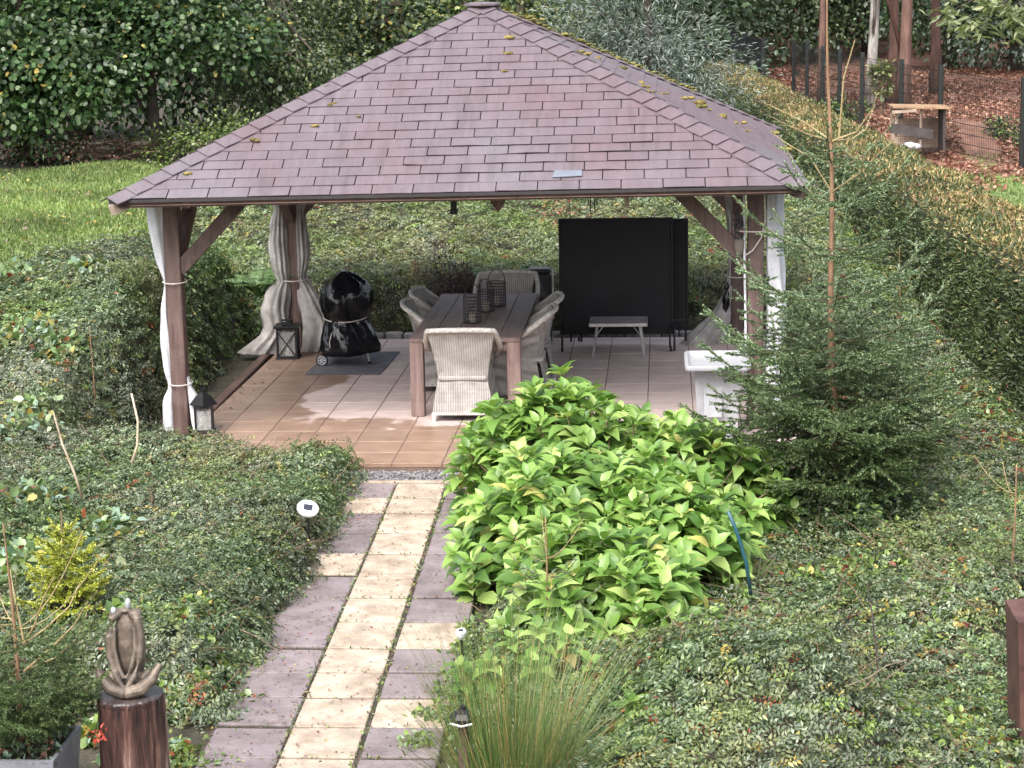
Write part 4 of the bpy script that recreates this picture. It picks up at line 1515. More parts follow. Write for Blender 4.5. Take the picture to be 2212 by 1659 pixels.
o = leaf_cloud('rough_grass', np.column_stack([x, y, base_z(x, y)]), rand_dirs(n, 1.4), rand_dirs(n), rng.uniform(.05, .14, n), rng.uniform(.014, .028, n), M['grass'], LEAF2)
tag(o, 'green grass beyond the hedge', 'grass', None, 'stuff')
M['beech'] = leafm('dead_beech_leaf', [(0, (.11, .042, .030)), (.5, (.235, .105, .072)), (.85, (.36, .19, .13)), (1, (.46, .32, .23))], .6, .15, .5, .25)
n = 85000
x = rng.uniform(1.0, 17, n)
y = 35 + 42 * rng.random(n) ** 1.0
pat = vnoise(x * .8, y * .35, 44)
ok = (x > hedge_x(y) + .9) & (y > 37.3 + 1.6 * vnoise(x * .7, y * .7, 17)) & ~((pat > .1) & (x > 6.4) & (y < 47))
x, y = x[ok], y[ok]
n = len(x)
hump = .55 * np.exp(-((x - 6.6) / 1.1) ** 2 - ((y - 45) / 1.6) ** 2)
o = leaf_cloud('leaf_litter', np.column_stack([x, y, base_z(x, y) + .03 + hump]), rand_dirs(n) * (1, 1, .35), rand_dirs(n, 1.8), rng.uniform(.08, .15, n), rng.uniform(.055, .095, n), M['beech'], LEAF2)
tag(o, 'rusty fallen leaves on the woodland floor behind the fence', 'leaves', None, 'stuff')
# heap under the leaves
hb_ = B()
hb_.grid([[(xx_, yy_, float(base_z(xx_, yy_)) - .03 + .55 * math.exp(-((xx_ - 6.6) / 1.1) ** 2 - ((yy_ - 45) / 1.6) ** 2)) for xx_ in np.linspace(4.2, 9, 20)] for yy_ in np.linspace(41.5, 48.5, 20)])
tag(hb_.build('leaf_heap', M['litter_base'], smooth=True), 'long heap of raked leaves behind the wire fence', 'heap')


# ------------------------------------------------------------------ trees
def tree(name, label, base, height, crowns, n_leaf, leaf_l, leaf_w, mat, trunk_r=.12, trunk_h=None, group=None, cat='tree', tmpl=LEAF2, bark=None, limbs=7, droop=.3, lean=(0, 0), clump=.32, per=None, mi=None, hang=.0, skirt=True):
    """crowns: ellipsoids (dx, dy, z, rx, ry, rz) filled with leaf clumps"""
    base = np.array(base, float)
    t = thing(name, label, cat, base, group)
    rr = random.Random(int(abs(base[0] * 91 + base[1] * 17)))
    th = trunk_h or height
    pts, rs = [], []
    for i in range(8):
        f = i / 7
        pts.append(base + (lean[0] * f + .05 * math.sin(f * 5 + base[0]), lean[1] * f + .05 * math.cos(f * 4), th * f - .1 * (1 - f)))
        rs.append(trunk_r * (1.15 - .75 * f + (.35 if i == 0 else 0)))
    B().tube(pts, rs, 9).build('trunk', bark or M['bark'], t, smooth=True)
    lb = B()
    cl = []
    for (dx, dy, cz, rx, ry, rz) in crowns:
        vol = rx * ry * rz
        k = max(6, int((per or 26) * vol ** .6))
        u = rand_dirs(k) * (rng.random((k, 1)) ** .36)
        c = base + np.array((dx, dy, cz)) + u * (rx, ry, rz)
        cl.append(c)
    cl = np.concatenate(cl)
    for q in range(limbs):
        e = cl[rr.randrange(len(cl))]
        f = rr.uniform(.25, .85)
        s_ = pts[int(f * 7)]
        mid = (s_ + e) / 2 + np.array((0, 0, rr.uniform(-.05, .25)))
        lb.tube([s_, mid, e], [trunk_r * .4, trunk_r * .25, trunk_r * .08], 5)
    if limbs:
        lb.build('limbs', bark or M['bark'], t, smooth=True)
    idx = rng.integers(0, len(cl), n_leaf)
    off = rng.normal(0, 1, (n_leaf, 3)) * np.array((clump, clump, clump * .75))
    pos = cl[idx] + off
    ctr = base + np.array((0, 0, height * .5))
    d = unit(unit(off) * .8 + unit(pos - ctr) * .5 + rand_dirs(n_leaf) * .7 + np.array((0, 0, -droop)))
    nn = unit(rand_dirs(n_leaf) * .65 + np.array((0, 0, .8)) + unit(pos - ctr) * .35)
    s_ = rng.uniform(.65, 1.2, n_leaf)
    mats = mat if isinstance(mat, list) else [mat]
    m_i = None if len(mats) == 1 else rng.choice(len(mats), n_leaf, p=mi)
    keep = pos[:, 2] > base_z(pos[:, 0], pos[:, 1]) - .02
    pos, d, nn, s_ = pos[keep], d[keep], nn[keep], s_[keep]
    if m_i is not None:
        m_i = m_i[keep]
    leaf_cloud('crown', pos, d, nn, leaf_l * s_, leaf_w * s_, mats, tmpl, t, m_i)
    return t


M['hazel'] = leafm('hazel_leaf', [(0, (.018, .044, .015)), (.5, (.048, .10, .034)), (.88, (.10, .165, .065)), (1, (.16, .22, .10))], .42, .28, .5, .42, .55)
M['dark_leaf'] = leafm('dark_leaf', [(0, (.014, .032, .016)), (.5, (.032, .058, .028)), (1, (.07, .105, .052))], .42, .2, .5, .4)
M['ivy'] = leafm('ivy_leaf', [(0, (.022, .042, .016)), (.6, (.065, .10, .038)), (1, (.19, .22, .12))], .38, .2, .7, .4)
M['yellowish'] = leafm('yellow_green_leaf', [(0, (.06, .095, .025)), (.6, (.15, .195, .06)), (1, (.30, .31, .13))], .45, .3, .7, .35)
M['greyconifer'] = leafm('grey_conifer_spray', [(0, (.055, .085, .068)), (.5, (.135, .17, .148)), (1, (.25, .285, .255))], .55, .12, .8, .35)
M['bark_red'] = surf('red_brown_bark', (.07, .038, .03), (.17, .095, .075), 3, (3, 3, .5), .85, .9, .02, 20)
M['bark_pale'] = surf('pale_lichen_bark', (.12, .10, .09), (.48, .46, .43), 1.6, (3, 3, .8), .85, .7, .02, 20, lo=.4, hi=.6)


def gz(x, y):
    return float(base_z(x, y))


def tp(x, Y):
    p = at(x, 300, Y)
    return (p[0], Y, gz(p[0], Y))


HZ = [M['hazel'], M['leaf_yellow'], M['dark_leaf']]
tree('hazel_tree', 'big round-leaved hazel overhanging the lawn at the far left', tp(60, 44), 6.5, [(0, 0, 4.0, 2.6, 1.6, 2.6), (.9, -.7, 2.4, 1.8, 1.3, 1.3), (-1.2, -.7, 2.3, 1.8, 1.3, 1.6), (.2, -1.0, 1.5, 2.0, 1.0, .8)], 15000, .15, .13, HZ, .14, 5, 'hazel trees at the edge of the lawn', tmpl=LEAF6, mi=[.86, .012, .128], clump=.30, per=19)
tree('hazel_tree', 'hazel with arching boughs left of the pavilion roof, next to the dark hollow', tp(330, 44.5), 6.5, [(-.3, 0, 4.2, 2.4, 1.6, 2.2), (.9, -.8, 3.0, 1.6, 1.2, .9), (-.9, -1.0, 2.4, 1.3, 1.1, 1.0), (1.9, -.9, 2.6, 1.0, .9, .6)], 12000, .14, .12, HZ, .13, 5, 'hazel trees at the edge of the lawn', tmpl=LEAF6, mi=[.86, .012, .128], clump=.28, per=18)
tree('ivy_tree', 'ivy-clad tree with mottled small leaves just left of the roof ridge', tp(600, 46.5), 7, [(0, 0, 4, 1.9, 1.4, 3.2), (-.6, -.8, 2.2, 1.3, 1.0, 1.4), (.9, -.9, 1.6, 1.3, 1.0, 1.4)], 13000, .10, .07, [M['ivy'], M['yellowish'], M['dark_leaf']], .16, 6, None, mi=[.6, .16, .24], clump=.33)
tree('woodland_tree', 'dark leafy tree behind the peak of the roof', tp(830, 50), 8, [(0, 0, 4.6, 2.4, 1.6, 3.2), (.2, -1, 2.2, 2.0, 1.2, 1.8)], 10000, .15, .11, [M['dark_leaf'], M['yellowish'], M['leaf_yellow']], .18, 6, None, mi=[.64, .34, .02], clump=.42)
tree('woodland_tree', 'yellowish shrubby tree directly right of the roof peak', tp(1130, 47), 7, [(0, 0, 3.6, 1.7, 1.3, 2.4), (.3, -.6, 1.6, 1.5, 1.2, 1.4)], 9500, .11, .07, [M['yellowish'], M['ivy'], M['leaf_yellow']], .14, 6, None, mi=[.55, .42, .03], clump=.36)
tree('grey_conifer', 'blue grey feathery conifer behind the right slope of the roof', tp(1400, 38), 6.5, [(0, 0, 4.4, 1.5, 1.2, 1.9), (-.3, -.4, 2.9, 1.9, 1.3, 1.5), (.45, -.4, 1.9, 1.6, 1.2, 1.4), (-1.0, -.2, 2.2, 1.0, 1.0, 1.5)], 26000, .13, .022, [M['greyconifer'], M['dark_leaf']], .13, 6, None, mi=[.86, .14], clump=.27, droop=.05, per=40)
# the shaded understorey at the edge of the lawn
tree('understorey_shrub', 'low ivy shrub under the hazels at the edge of the lawn', tp(430, 43.0), 1.0, [(0, 0, .35, 1.3, .6, .55), (1.3, .3, .5, 1.0, .6, .75)], 4200, .10, .07, [M['ivy'], M['leaf_bright'], M['cot_warm']], .03, .6, 'shrubs at the edge of the lawn', 'shrub', limbs=3, mi=[.55, .28, .17], clump=.25)
tree('understorey_shrub', 'dark low shrub in the hollow below the big hazel', tp(150, 43.9), 1.0, [(0, 0, .25, 1.4, .6, .5), (-1.6, .2, .4, 1.4, .6, .6)], 3600, .10, .07, [M['dark_leaf'], M['twig'], M['beech']], .03, .6, 'shrubs at the edge of the lawn', 'shrub', limbs=3, mi=[.6, .2, .2], clump=.25)
# brown brash heap
br = B()
pb0 = np.array(tp(255, 43.7))
for i in range(110):
    a = rng.uniform(0, PI)
    s_ = pb0 + (rng.normal(0, .6), rng.normal(0, .3), rng.uniform(0, .35))
    L_ = rng.uniform(.4, 1.3)
    e_ = s_ + np.array((math.cos(a), .3 * rng.normal(), .55 * abs(math.sin(a)) * rng.uniform(-.2, .7))) * L_
    br.tube([s_, (s_ + e_) / 2 + (0, 0, rng.uniform(-.05, .12)), e_], rng.uniform(.005, .014), 4)
M['brash'] = surf('dead_brash', (.04, .024, .018), (.13, .075, .055), 9, rough=.9)
tag(br.build('brash_heap', M['brash']), 'heap of dead brown twigs under the hazels', 'brash', None, 'stuff')

# woodland on the right: separate trunks
for x, Y, r_, mt_, lab, lean in ((1777, 54, .09, 'bark_red', 'thin dark red trunk behind the spruce leader', 0), (1880, 55, .135, 'bark_pale', 'pale lichen-patched trunk with ivy beside it', .15), (1924, 56.5, .13, 'bark_red', 'left trunk of the close reddish pair behind the rabbit hutch', .0), (1948, 54, .16, 'bark_red', 'right thicker trunk of the close reddish pair behind the rabbit hutch', .1), (2015, 60, .14, 'bark_red', 'lone dark trunk standing right of the reddish pair', 0), (2290, 58, .14, 'bark_red', 'dark trunk at the right border of the wood', 0)):
    b_ = tp(x, Y)
    tree('forest_tree', lab, b_, 13, [(0, 0, 9.5, 2.6, 2.2, 3.0)], 2600, .22, .16, M['dark_leaf'], r_, 10, 'trees in the wood behind the fence', bark=M[mt_], limbs=6, lean=(lean, 0), clump=.7)
for x, Y, s_, lab, mm, pp in ((1575, 74, 1.3, 'dark leafy tree above the slatted fence panels', ['dark_leaf', 'ivy'], [.75, .25]), (1745, 75, 1.1, 'leafy tree between the slatted panels and the pale trunk', ['ivy', 'dark_leaf'], [.6, .4]),
                              (1870, 77, 1.3, 'deep green tree behind the pale trunk', ['dark_leaf', 'hazel'], [.8, .2]), (2050, 72, 1.25, 'dark bushy tree right of the lone trunk', ['dark_leaf', 'hazel'], [.75, .25]),
                              (2190, 70, 1.15, 'bluish green tree at the right end of the fence', ['dark_leaf', 'greyconifer'], [.75, .25])):
    b_ = tp(x, Y)
    tree('woodland_tree', lab, b_, 9, [(0, 0, 5.0 * s_, 2.6 * s_, 1.6, 3.4 * s_), (-.3, -1, 2.0, 2.3 * s_, 1.2, 1.5)], 9000, .20, .13, [M[k] for k in mm], .2, 8, 'trees closing the view behind the fence', mi=pp, clump=.45)
for x, Y, lab in ((-200, 50, 'dense dark tree far left behind the hazels'), (180, 52, 'dark tree filling the gap behind the big hazel'), (470, 53, 'dark tree behind the arching hazel boughs'), (1000, 56, 'dark tree behind the roof peak'), (1320, 55, 'dark tree behind the blue grey conifer'), (1480, 67, 'dark tree between the conifer and the hedge end'), (700, 56, 'dark tree behind the ivy-clad tree')):
    b_ = tp(x, Y)
    tree('backdrop_tree', lab, b_, 10, [(0, 0, 6, 3.2, 1.5, 4.6), (0, -.4, 2, 3.2, 1.2, 2.0)], 7000, .24, .17, [M['dark_leaf'], M['hazel']], .2, 8, 'dark trees closing the view', mi=[.85, .15], clump=.6)

# far wood that reads as one mass on the rising slope
n = 30000
x = rng.uniform(-38, 38, n)
y = rng.uniform(79, 94, n)
z = rng.uniform(.2, 10, n) + base_z(x, y) * .6
o = leaf_cloud('forest_mass', np.column_stack([x, y, z]), rand_dirs(n, -.2), rand_dirs(n, .7), rng.uniform(.4, .75, n), rng.uniform(.3, .5, n), [M['dark_leaf'], M['hazel']], LEAF6, None, rng.choice(2, n, p=[.8, .2]))
tag(o, 'dark wood closing the view on the slope', 'forest', None, 'stuff')
# overhanging pale chestnut bough at the top right
M['chestnut'] = leafm('chestnut_leaf', [(0, (.10, .13, .06)), (.5, (.17, .20, .10)), (1, (.28, .29, .17))], .42, .3, 1, .2)
ct = thing('chestnut_tree', 'chestnut bough with long pale leaves reaching in at the top right corner', 'tree', (9.6, 34, gz(9.6, 34)))
cb0 = np.array(ct.location)
B().tube([cb0 + (0, 0, -.1), cb0 + (.05, 0, 2), cb0 + (-.1, 0, 4.5), cb0 + (.0, 0, 7)], [.2, .17, .14, .08], 9).build('trunk', M['bark'], ct, smooth=True)
bb_ = B()
lp, ld = [], []
for (x, y) in ((2050, 25), (2085, 45), (2110, 60), (2150, 15), (2180, 30), (2200, 60), (2215, 25), (2130, 5), (2250, 40)):
    e = at(x, y, 33.2)
    s_ = cb0 + (-.05, 0, 5.0)
    bb_.tube([s_, (s_ + e) / 2 + (0, 0, .35), e], [.03, .018, .005], 5)
    for k in range(34):
        lp.append(e + rng.normal(0, 1, 3) * (.15, .15, .10))
        a = rng.uniform(0, 2 * PI)
        ld.append((math.cos(a), math.sin(a), rng.uniform(-.8, .1)))
for k in range(500):
    lp.append(cb0 + (rng.normal(0, 1.2), rng.normal(0, 1), rng.uniform(5, 7.5)))
    ld.append(rand_dirs(1, -.4)[0])
bb_.build('limbs', M['bark'], ct)
nl = len(lp)
leaf_cloud('crown', np.array(lp), np.array(ld), rand_dirs(nl, 1.2), rng.uniform(.16, .26, nl), rng.uniform(.05, .075, nl), M['chestnut'], LEAF6, ct)

# ------------------------------------------------------------------ clipped hedge
M['hedge_core'] = surf('hedge_core', (.012, .014, .008), (.03, .03, .018), 6, rough=.95, per_obj=0)
M['thuja'] = leafm('thuja_spray', [(0, (.018, .034, .011)), (.5, (.050, .080, .026)), (1, (.11, .14, .05))], .5, .15, .9, .35)
M['thuja_gold'] = leafm('golden_thuja_spray', [(0, (.10, .10, .036)), (.45, (.215, .185, .07)), (.85, (.36, .28, .125)), (1, (.46, .33, .16))], .5, .2, .9, .35)
HW = 1.12


def hedge_top(Y):
    return 1.38 + .017 * (Y - 20)


hd = thing('clipped_hedge', 'long clipped thuja hedge with a golden brown top running back to the wood', 'hedge', (float(hedge_x(25)), 25, 0))
rows = []
for Y in np.linspace(14.5, 56, 60):
    x0 = float(hedge_x(Y))
    g0 = gz(x0, Y)
    zt = float(hedge_top(Y)) - .07 + .05 * float(vnoise(Y * .9, 3, 2))
    rows.append([(x0 + .05, Y, g0 - .1), (x0 + .02, Y, g0 + .25), (x0 + .05, Y, zt - .22), (x0 + .12, Y, zt - .06), (x0 + .3, Y, zt), (x0 + HW - .3, Y, zt), (x0 + HW - .12, Y, zt - .08), (x0 + HW - .04, Y, zt - .3), (x0 + HW - .05, Y, g0 - .1)])
hc = B().grid(rows)
m_ = len(rows[0])
hc.f += [tuple(range(m_)), tuple(range(len(hc.v) - 1, len(hc.v) - 1 - m_, -1))]
hc.build('core', M['hedge_core'], hd)
n = 130000
u = rng.random(n)
Yh = 14.5 + 41.5 * u ** 1.35
s_ = rng.random(n)
x0 = hedge_x(Yh)
zt = hedge_top(Yh) + .05 * vnoise(Yh * .9, Yh * 0 + 3, 2) + .03 * vnoise(Yh * 4, s_ * 6, 4)
g0 = base_z(x0, Yh)
front = s_ < .50
topm = (s_ >= .50) & (s_ < .93)
f1 = s_ / .50
f2 = (s_ - .50) / .43
f3 = (s_ - .93) / .07
rn = .05 * vnoise(Yh * 3, s_ * 9, 71)
px_ = np.where(front, x0 + rn + .10 * np.clip((f1 - .88) / .12, 0, 1) ** 2 + rng.normal(0, .02, n), np.where(topm, x0 + .08 + f2 * (HW - .16), x0 + HW - .04))
pz_ = np.where(front, g0 + .05 + f1 * (zt - .05 - g0), np.where(topm, zt + .04 * np.sin(f2 * PI) - .03 + rng.normal(0, .02, n), zt - .9 * f3))
nr = np.where(front[:, None], np.array((-1, -.15, .35)), np.where(topm[:, None], np.array((0, 0, 1.)), np.array((1., 0, .3))))
dd = unit(nr * np.where(topm, .45, .6)[:, None] + rand_dirs(n, .2) * .85)
goldp = np.where(topm, .76, np.where(front, np.clip((pz_ - (zt - .26)) / .26, 0, 1) ** 1.5 * .6 + .025, .4))
goldp = goldp * (.75 + .5 * vnoise(Yh * 1.3, px_ * 2, 33))
mi_ = (rng.random(n) < goldp).astype(int)
mi_ = np.where((mi_ == 1) & (rng.random(n) < .12), 2, mi_)
leaf_cloud('foliage', np.column_stack([px_, Yh, pz_]), dd, unit(nr + rand_dirs(n) * .9), rng.uniform(.04, .085, n), rng.uniform(.013, .027, n), [M['thuja'], M['thuja_gold'], M['beech']], LEAF2, hd, mi_)


# ------------------------------------------------------------------ spruces
M['needle'] = leafm('spruce_needle', [(0, (.024, .054, .018)), (.5, (.072, .125, .040)), (.85, (.15, .21, .075)), (1, (.26, .31, .13))], .42, .12, 2.0, .3)
M['needle_blue'] = leafm('young_spruce_needle', [(0, (.065, .115, .062)), (.5, (.16, .235, .13)), (1, (.31, .385, .24))], .42, .12, 2.0, .3)
M['needle_gold'] = leafm('golden_spruce_needle', [(0, (.22, .26, .03)), (.5, (.42, .46, .07)), (1, (.62, .64, .16))], .45, .25, 3.0, .3)
M['sp_bark'] = surf('young_spruce_bark', (.15, .085, .045), (.27, .165, .095), 6, (4, 4, 1), .75, .5, .006, 60)
M['sp_green'] = surf('green_spruce_shoot', (.05, .075, .03), (.10, .13, .06), 8, rough=.8, per_obj=0)
M['sp_branch'] = surf('spruce_branch_bark', (.055, .045, .025), (.12, .095, .05), 8, rough=.8, per_obj=0)
M['sp_twig'] = surf('yellow_spruce_shoot', (.22, .16, .07), (.36, .28, .15), 12, rough=.7, per_obj=0)


def needles_on(segs, per_m, ln, wd, sweep=1.0):
    """segs: (p0, p1, density) -> needle arrays round every shoot"""
    P0 = np.array([s[0] for s in segs])
    P1 = np.array([s[1] for s in segs])
    dn_ = np.array([s[2] for s in segs])
    L_ = np.linalg.norm(P1 - P0, axis=1)
    k = np.maximum(1, (L_ * per_m * dn_)).astype(int)
    k = np.where(dn_ > 0, k, 0)
    idx = np.repeat(np.arange(len(segs)), k)
    t = rng.random(len(idx))
    pos = P0[idx] + (P1 - P0)[idx] * t[:, None]
    ax = unit(P1 - P0)[idx]
    r_ = rand_dirs(len(idx), .35)
    r_ = unit(r_ - ax * np.sum(r_ * ax, 1, keepdims=True))
    d = unit(r_ + ax * sweep)
    return pos, d, rand_dirs(len(idx)), ln * rng.uniform(.7, 1.2, len(idx)), wd


def spruce(name, label, base, height, whorls, trunk_r, per_m=170, ln=.021, wd=.0042, needle=None, cat='spruce', leaders=(), twig_k=1.0, group=None, bare_above=9, trunk_z0=-.1, twigs_mat=None, lean=(0, 0), core=.0035):
    """whorls: (z, branch length, count, rise, sparse) ; rise: tip height above the node as a share of length"""
    base = np.array(base, float)
    t = thing(name, label, cat, base, group)
    rr = random.Random(int(abs(base[0] * 53 + base[1] * 37)))

    def axis_(z):
        f = z / height
        return base + np.array((lean[0] * f + .012 * math.sin(z * 3), lean[1] * f + .012 * math.cos(z * 2.3), z))
    zs = np.linspace(trunk_z0, height, 22)
    B().tube([axis_(z) for z in zs], [max(.004, trunk_r * (1 - .86 * max(z, 0) / height)) for z in zs], 8).build('trunk', M['sp_bark'], t, smooth=True)
    wood = B()
    shoots = B()
    twl = B()
    segs = []
    for (z, bl, cnt, rise, sp) in whorls:
        a0 = rr.random() * 6.28
        for k in range(cnt):
            a = a0 + 2 * PI * k / cnt + rr.uniform(-.3, .3)
            L_ = bl * rr.uniform(.78, 1.15)
            rs_ = rise + rr.uniform(-.08, .08)
            n_ = 7
            pth = []
            p0 = axis_(z + rr.uniform(-.04, .04))
            for i in range(n_):
                f = i / (n_ - 1)
                sag = -.16 * math.sin(f * PI) if rise < .45 else -.12 * math.sin(f * PI)
                pth.append(p0 + np.array((math.cos(a) * L_ * f, math.sin(a) * L_ * f, L_ * (rs_ * f ** 1.3 + sag))))
            (shoots if sp < .15 else wood).tube(pth, [max(.0022, trunk_r * .22 * (1 - .8 * i / (n_ - 1))) for i in range(n_)], 5)
            dens = sp
            for i in range(1, n_ - 1):
                segs.append((pth[i], pth[i + 1], dens))
            if sp < .15:
                continue
            # side shoots left and right of the branch, getting shorter to the tip, and their own side shoots
            m_ = max(4, int(L_ * (15 if z < height * .36 else 11) * twig_k))
            for j in range(m_):
                f = .12 + .86 * j / m_
                q = f * (n_ - 1)
                i = min(int(q), n_ - 2)
                p = pth[i] + (pth[i + 1] - pth[i]) * (q - i)
                fd = _n(pth[i + 1] - pth[i])
                sd = _n(np.cross(fd, (0, 0, 1)))
                sg = 1 if j % 2 else -1
                tl = L_ * (.46 * (1 - f) + .10) * rr.uniform(.75, 1.2)
                e = p + (fd * .75 + sd * sg * .85 + np.array((0, 0, rr.uniform(-.28, .10)))) * tl * .85
                segs.append((p, e, 1.0))
                twl.tube([p, e], [core, core * .6], 3, False)
                if tl > .15:
                    for s2 in (1, -1):
                        for ff in ((.5,) if tl < .3 else (.38, .68)):
                            p2 = p + (e - p) * ff
                            sd2 = _n(np.cross(e - p, (0, 0, 1)))
                            e2 = p2 + (_n(e - p) * .8 + sd2 * s2 * .7 + np.array((0, 0, rr.uniform(-.3, .06)))) * tl * .42
                            segs.append((p2, e2, 1.0))
                            twl.tube([p2, e2], [core, core * .6], 3, False)
    for pth, r_, dens in leaders:
        pth = [np.array(p, float) for p in pth]
        shoots.tube(pth, [r_ * (1 - .6 * i / (len(pth) - 1)) for i in range(len(pth))], 6)
        for i in range(len(pth) - 1):
            segs.append((pth[i], pth[i + 1], dens))
    if wood.v:
        wood.build('branches', M['sp_branch'], t)
    if twl.v:
        tag(twl.build('side_shoots', M['sp_green'], t), kind='stuff')
    if shoots.v:
        shoots.build('shoots', twigs_mat or M['sp_twig'], t)
    pos, d, nn, l_, w_ = needles_on(segs, per_m, ln, wd)
    nn = unit(nn * .6 + np.array((0, 0, 1.0)))
    nd = needle if isinstance(needle, list) else [needle or M['needle']]
    mi = None
    if len(nd) > 1:
        mi = (rng.random(len(pos)) < np.clip((pos[:, 2] - base[2] - .55) / 1.4, .05, .75)).astype(int)
    leaf_cloud('needles', pos, d, nn, l_, w_, nd, LEAF2, t, mi)
    return t


SPY = 15.0
sb = at(1803, 1150, SPY)
sx0 = sb[0]
top = at(1788, -60, SPY)
node1 = at(1797, 305, SPY)
node2 = at(1797, 415, SPY)


def arc(p, pts, Y=SPY, dy=0.0):
    out = [np.array(p)]
    for i, (x, y) in enumerate(pts):
        q = at(x, y, Y)
        q[1] += dy * (i + 1) / len(pts)
        q2 = at(x, y, q[1])
        out.append(q2)
    return out


lead = [(arc(node1, [(1812, 300), (1817, 240), (1822, 170), (1847, 85)], dy=-.1), .010, .06),
        (arc(node1, [(1850, 285), (1885, 235), (1897, 200)], dy=-.25), .008, .05), (arc(node1, [(1840, 300), (1870, 280), (1890, 225)], dy=.3), .007, .05),
        (arc(node1, [(1785, 270), (1776, 240), (1774, 218)], dy=-.3), .007, .05), (arc(node1, [(1740, 265), (1690, 240), (1650, 222)], dy=.3), .006, .04),
        (arc(node1, [(1745, 290), (1700, 270), (1662, 250)], dy=-.2), .006, .04), (arc(node1, [(1850, 345), (1890, 320)], dy=.1), .006, .05),
        (arc(node2, [(1750, 340), (1700, 310), (1672, 290)], dy=.35), .006, .06), (arc(node2, [(1860, 370), (1872, 330)], dy=-.3), .006, .2), (arc(node2, [(1850, 380), (1900, 330), (1930, 305)], dy=.3), .006, .2)]
H_SP = float(top[2])
spruce('spruce_tree', 'tall young spruce with a bare leader in front of the pavilion', (sx0, SPY, -.05), H_SP + .05, [
    (2.72, .45, 4, .80, .25), (2.40, .62, 5, .62, .8), (2.08, .74, 6, .52, 1), (1.74, .84, 6, .46, 1), (1.40, .98, 7, .38, 1), (1.06, 1.14, 6, .30, 1),
    (.82, 1.18, 6, .18, 1), (.58, 1.05, 6, .05, 1), (.36, .92, 7, -.05, 1), (.16, .78, 7, -.10, 1), (1.22, .70, 8, .35, 1), (.94, .80, 9, .25, 1), (.70, .80, 9, .10, 1), (.47, .74, 9, 0, 1), (1.55, .60, 6, .45, 1), (1.08, .40, 8, .4, 1), (.82, .42, 8, .3, 1)], .036, 420, .021, .0090, [M['needle'], M['needle_blue']], leaders=lead, lean=(float(top[0] - sx0), 0))

tree('understorey_shrub', 'dark glossy shrub crowding the foot of the tall spruce', (1.12, 14.55, -.05), .5, [(0, 0, .20, .50, .35, .20), (.35, .1, .18, .4, .35, .18)], 2600, .055, .032, [M['dark_leaf'], M['ivy'], M['leaf_bright']], .012, .35, None, 'shrub', limbs=4, mi=[.62, .28, .10], clump=.11)
# potted spruce at the left, in a grey planter
M['planter'] = surf('grey_planter', (.16, .165, .19), (.26, .265, .30), 4, rough=.55, fine=40, per_obj=0, bump=.15)
PY_ = 8.95
pc_ = at(45, 1625, PY_)
pl = thing('grey_planter', 'large tapered grey planter at the lower left holding a spruce', 'planter', (pc_[0], PY_, 0))
pz = float(pc_[2]) + .05


def sq(w, z):
    return [(pc_[0] + a * w, PY_ + b * w, z) for a, b in ((-1, -1), (1, -1), (1, 1), (-1, 1))]


pb3 = B()
vv = sq(.185, -.05) + sq(.235, pz) + sq(.215, pz) + sq(.20, pz - .05)
pb3.add(vv, [(3, 2, 1, 0)] + [(l * 4 + k, l * 4 + (k + 1) % 4, l * 4 + 4 + (k + 1) % 4, l * 4 + 4 + k) for l in range(3) for k in range(4)])
pb3.build('pot', M['planter'], pl)
B().add(sq(.203, pz - .04), [(0, 1, 2, 3)]).build('soil', M['soil'], pl)
n = 420
q = np.column_stack([pc_[0] + rng.uniform(-.22, .22, n), PY_ + rng.uniform(-.22, .22, n), np.full(n, pz) + rng.uniform(-.03, .05, n)])
leaf_cloud('ivy_leaves', q, rand_dirs(n), rand_dirs(n, .8), rng.uniform(.02, .045, n), rng.uniform(.015, .032, n), [M['ivy'], M['bluegreen'], M['beech']], LEAF6, pl, rng.choice(3, n, p=[.55, .3, .15]))
PB = (float(pc_[0]), PY_, pz - .03)
pn = np.array((PB[0] + .01, PY_, pz + .62))
spruce('potted_spruce', 'dark green spruce with bare top shoots growing in the grey planter', PB, 1.13, [
    (.62, .40, 6, .85, .12), (.50, .42, 6, .55, .25), (.42, .44, 8, .40, 1), (.34, .46, 9, .30, 1), (.27, .46, 9, .22, 1), (.20, .44, 9, .20, 1), (.14, .34, 9, .22, 1)],
    .017, 520, .018, .0050, M['needle'], twig_k=1.9, core=.002, leaders=[
        (arc(at(52, 1390, PY_), [(75, 1350), (95, 1290), (118, 1245)], PY_, -.1), .006, .12), (arc(at(52, 1390, PY_), [(95, 1360), (150, 1310), (172, 1260)], PY_, .1), .006, .12), (arc(at(52, 1390, PY_), [(40, 1330), (28, 1270), (22, 1230)], PY_, .1), .006, .12),
        (arc(at(52, 1390, PY_), [(20, 1370), (-10, 1345)], PY_, -.1), .006, .12), (arc(at(52, 1450, PY_), [(110, 1400), (160, 1350), (190, 1300)], PY_, -.15), .006, .3), (arc(at(52, 1450, PY_), [(120, 1420), (165, 1380), (200, 1290)], PY_, .15), .005, .2)])

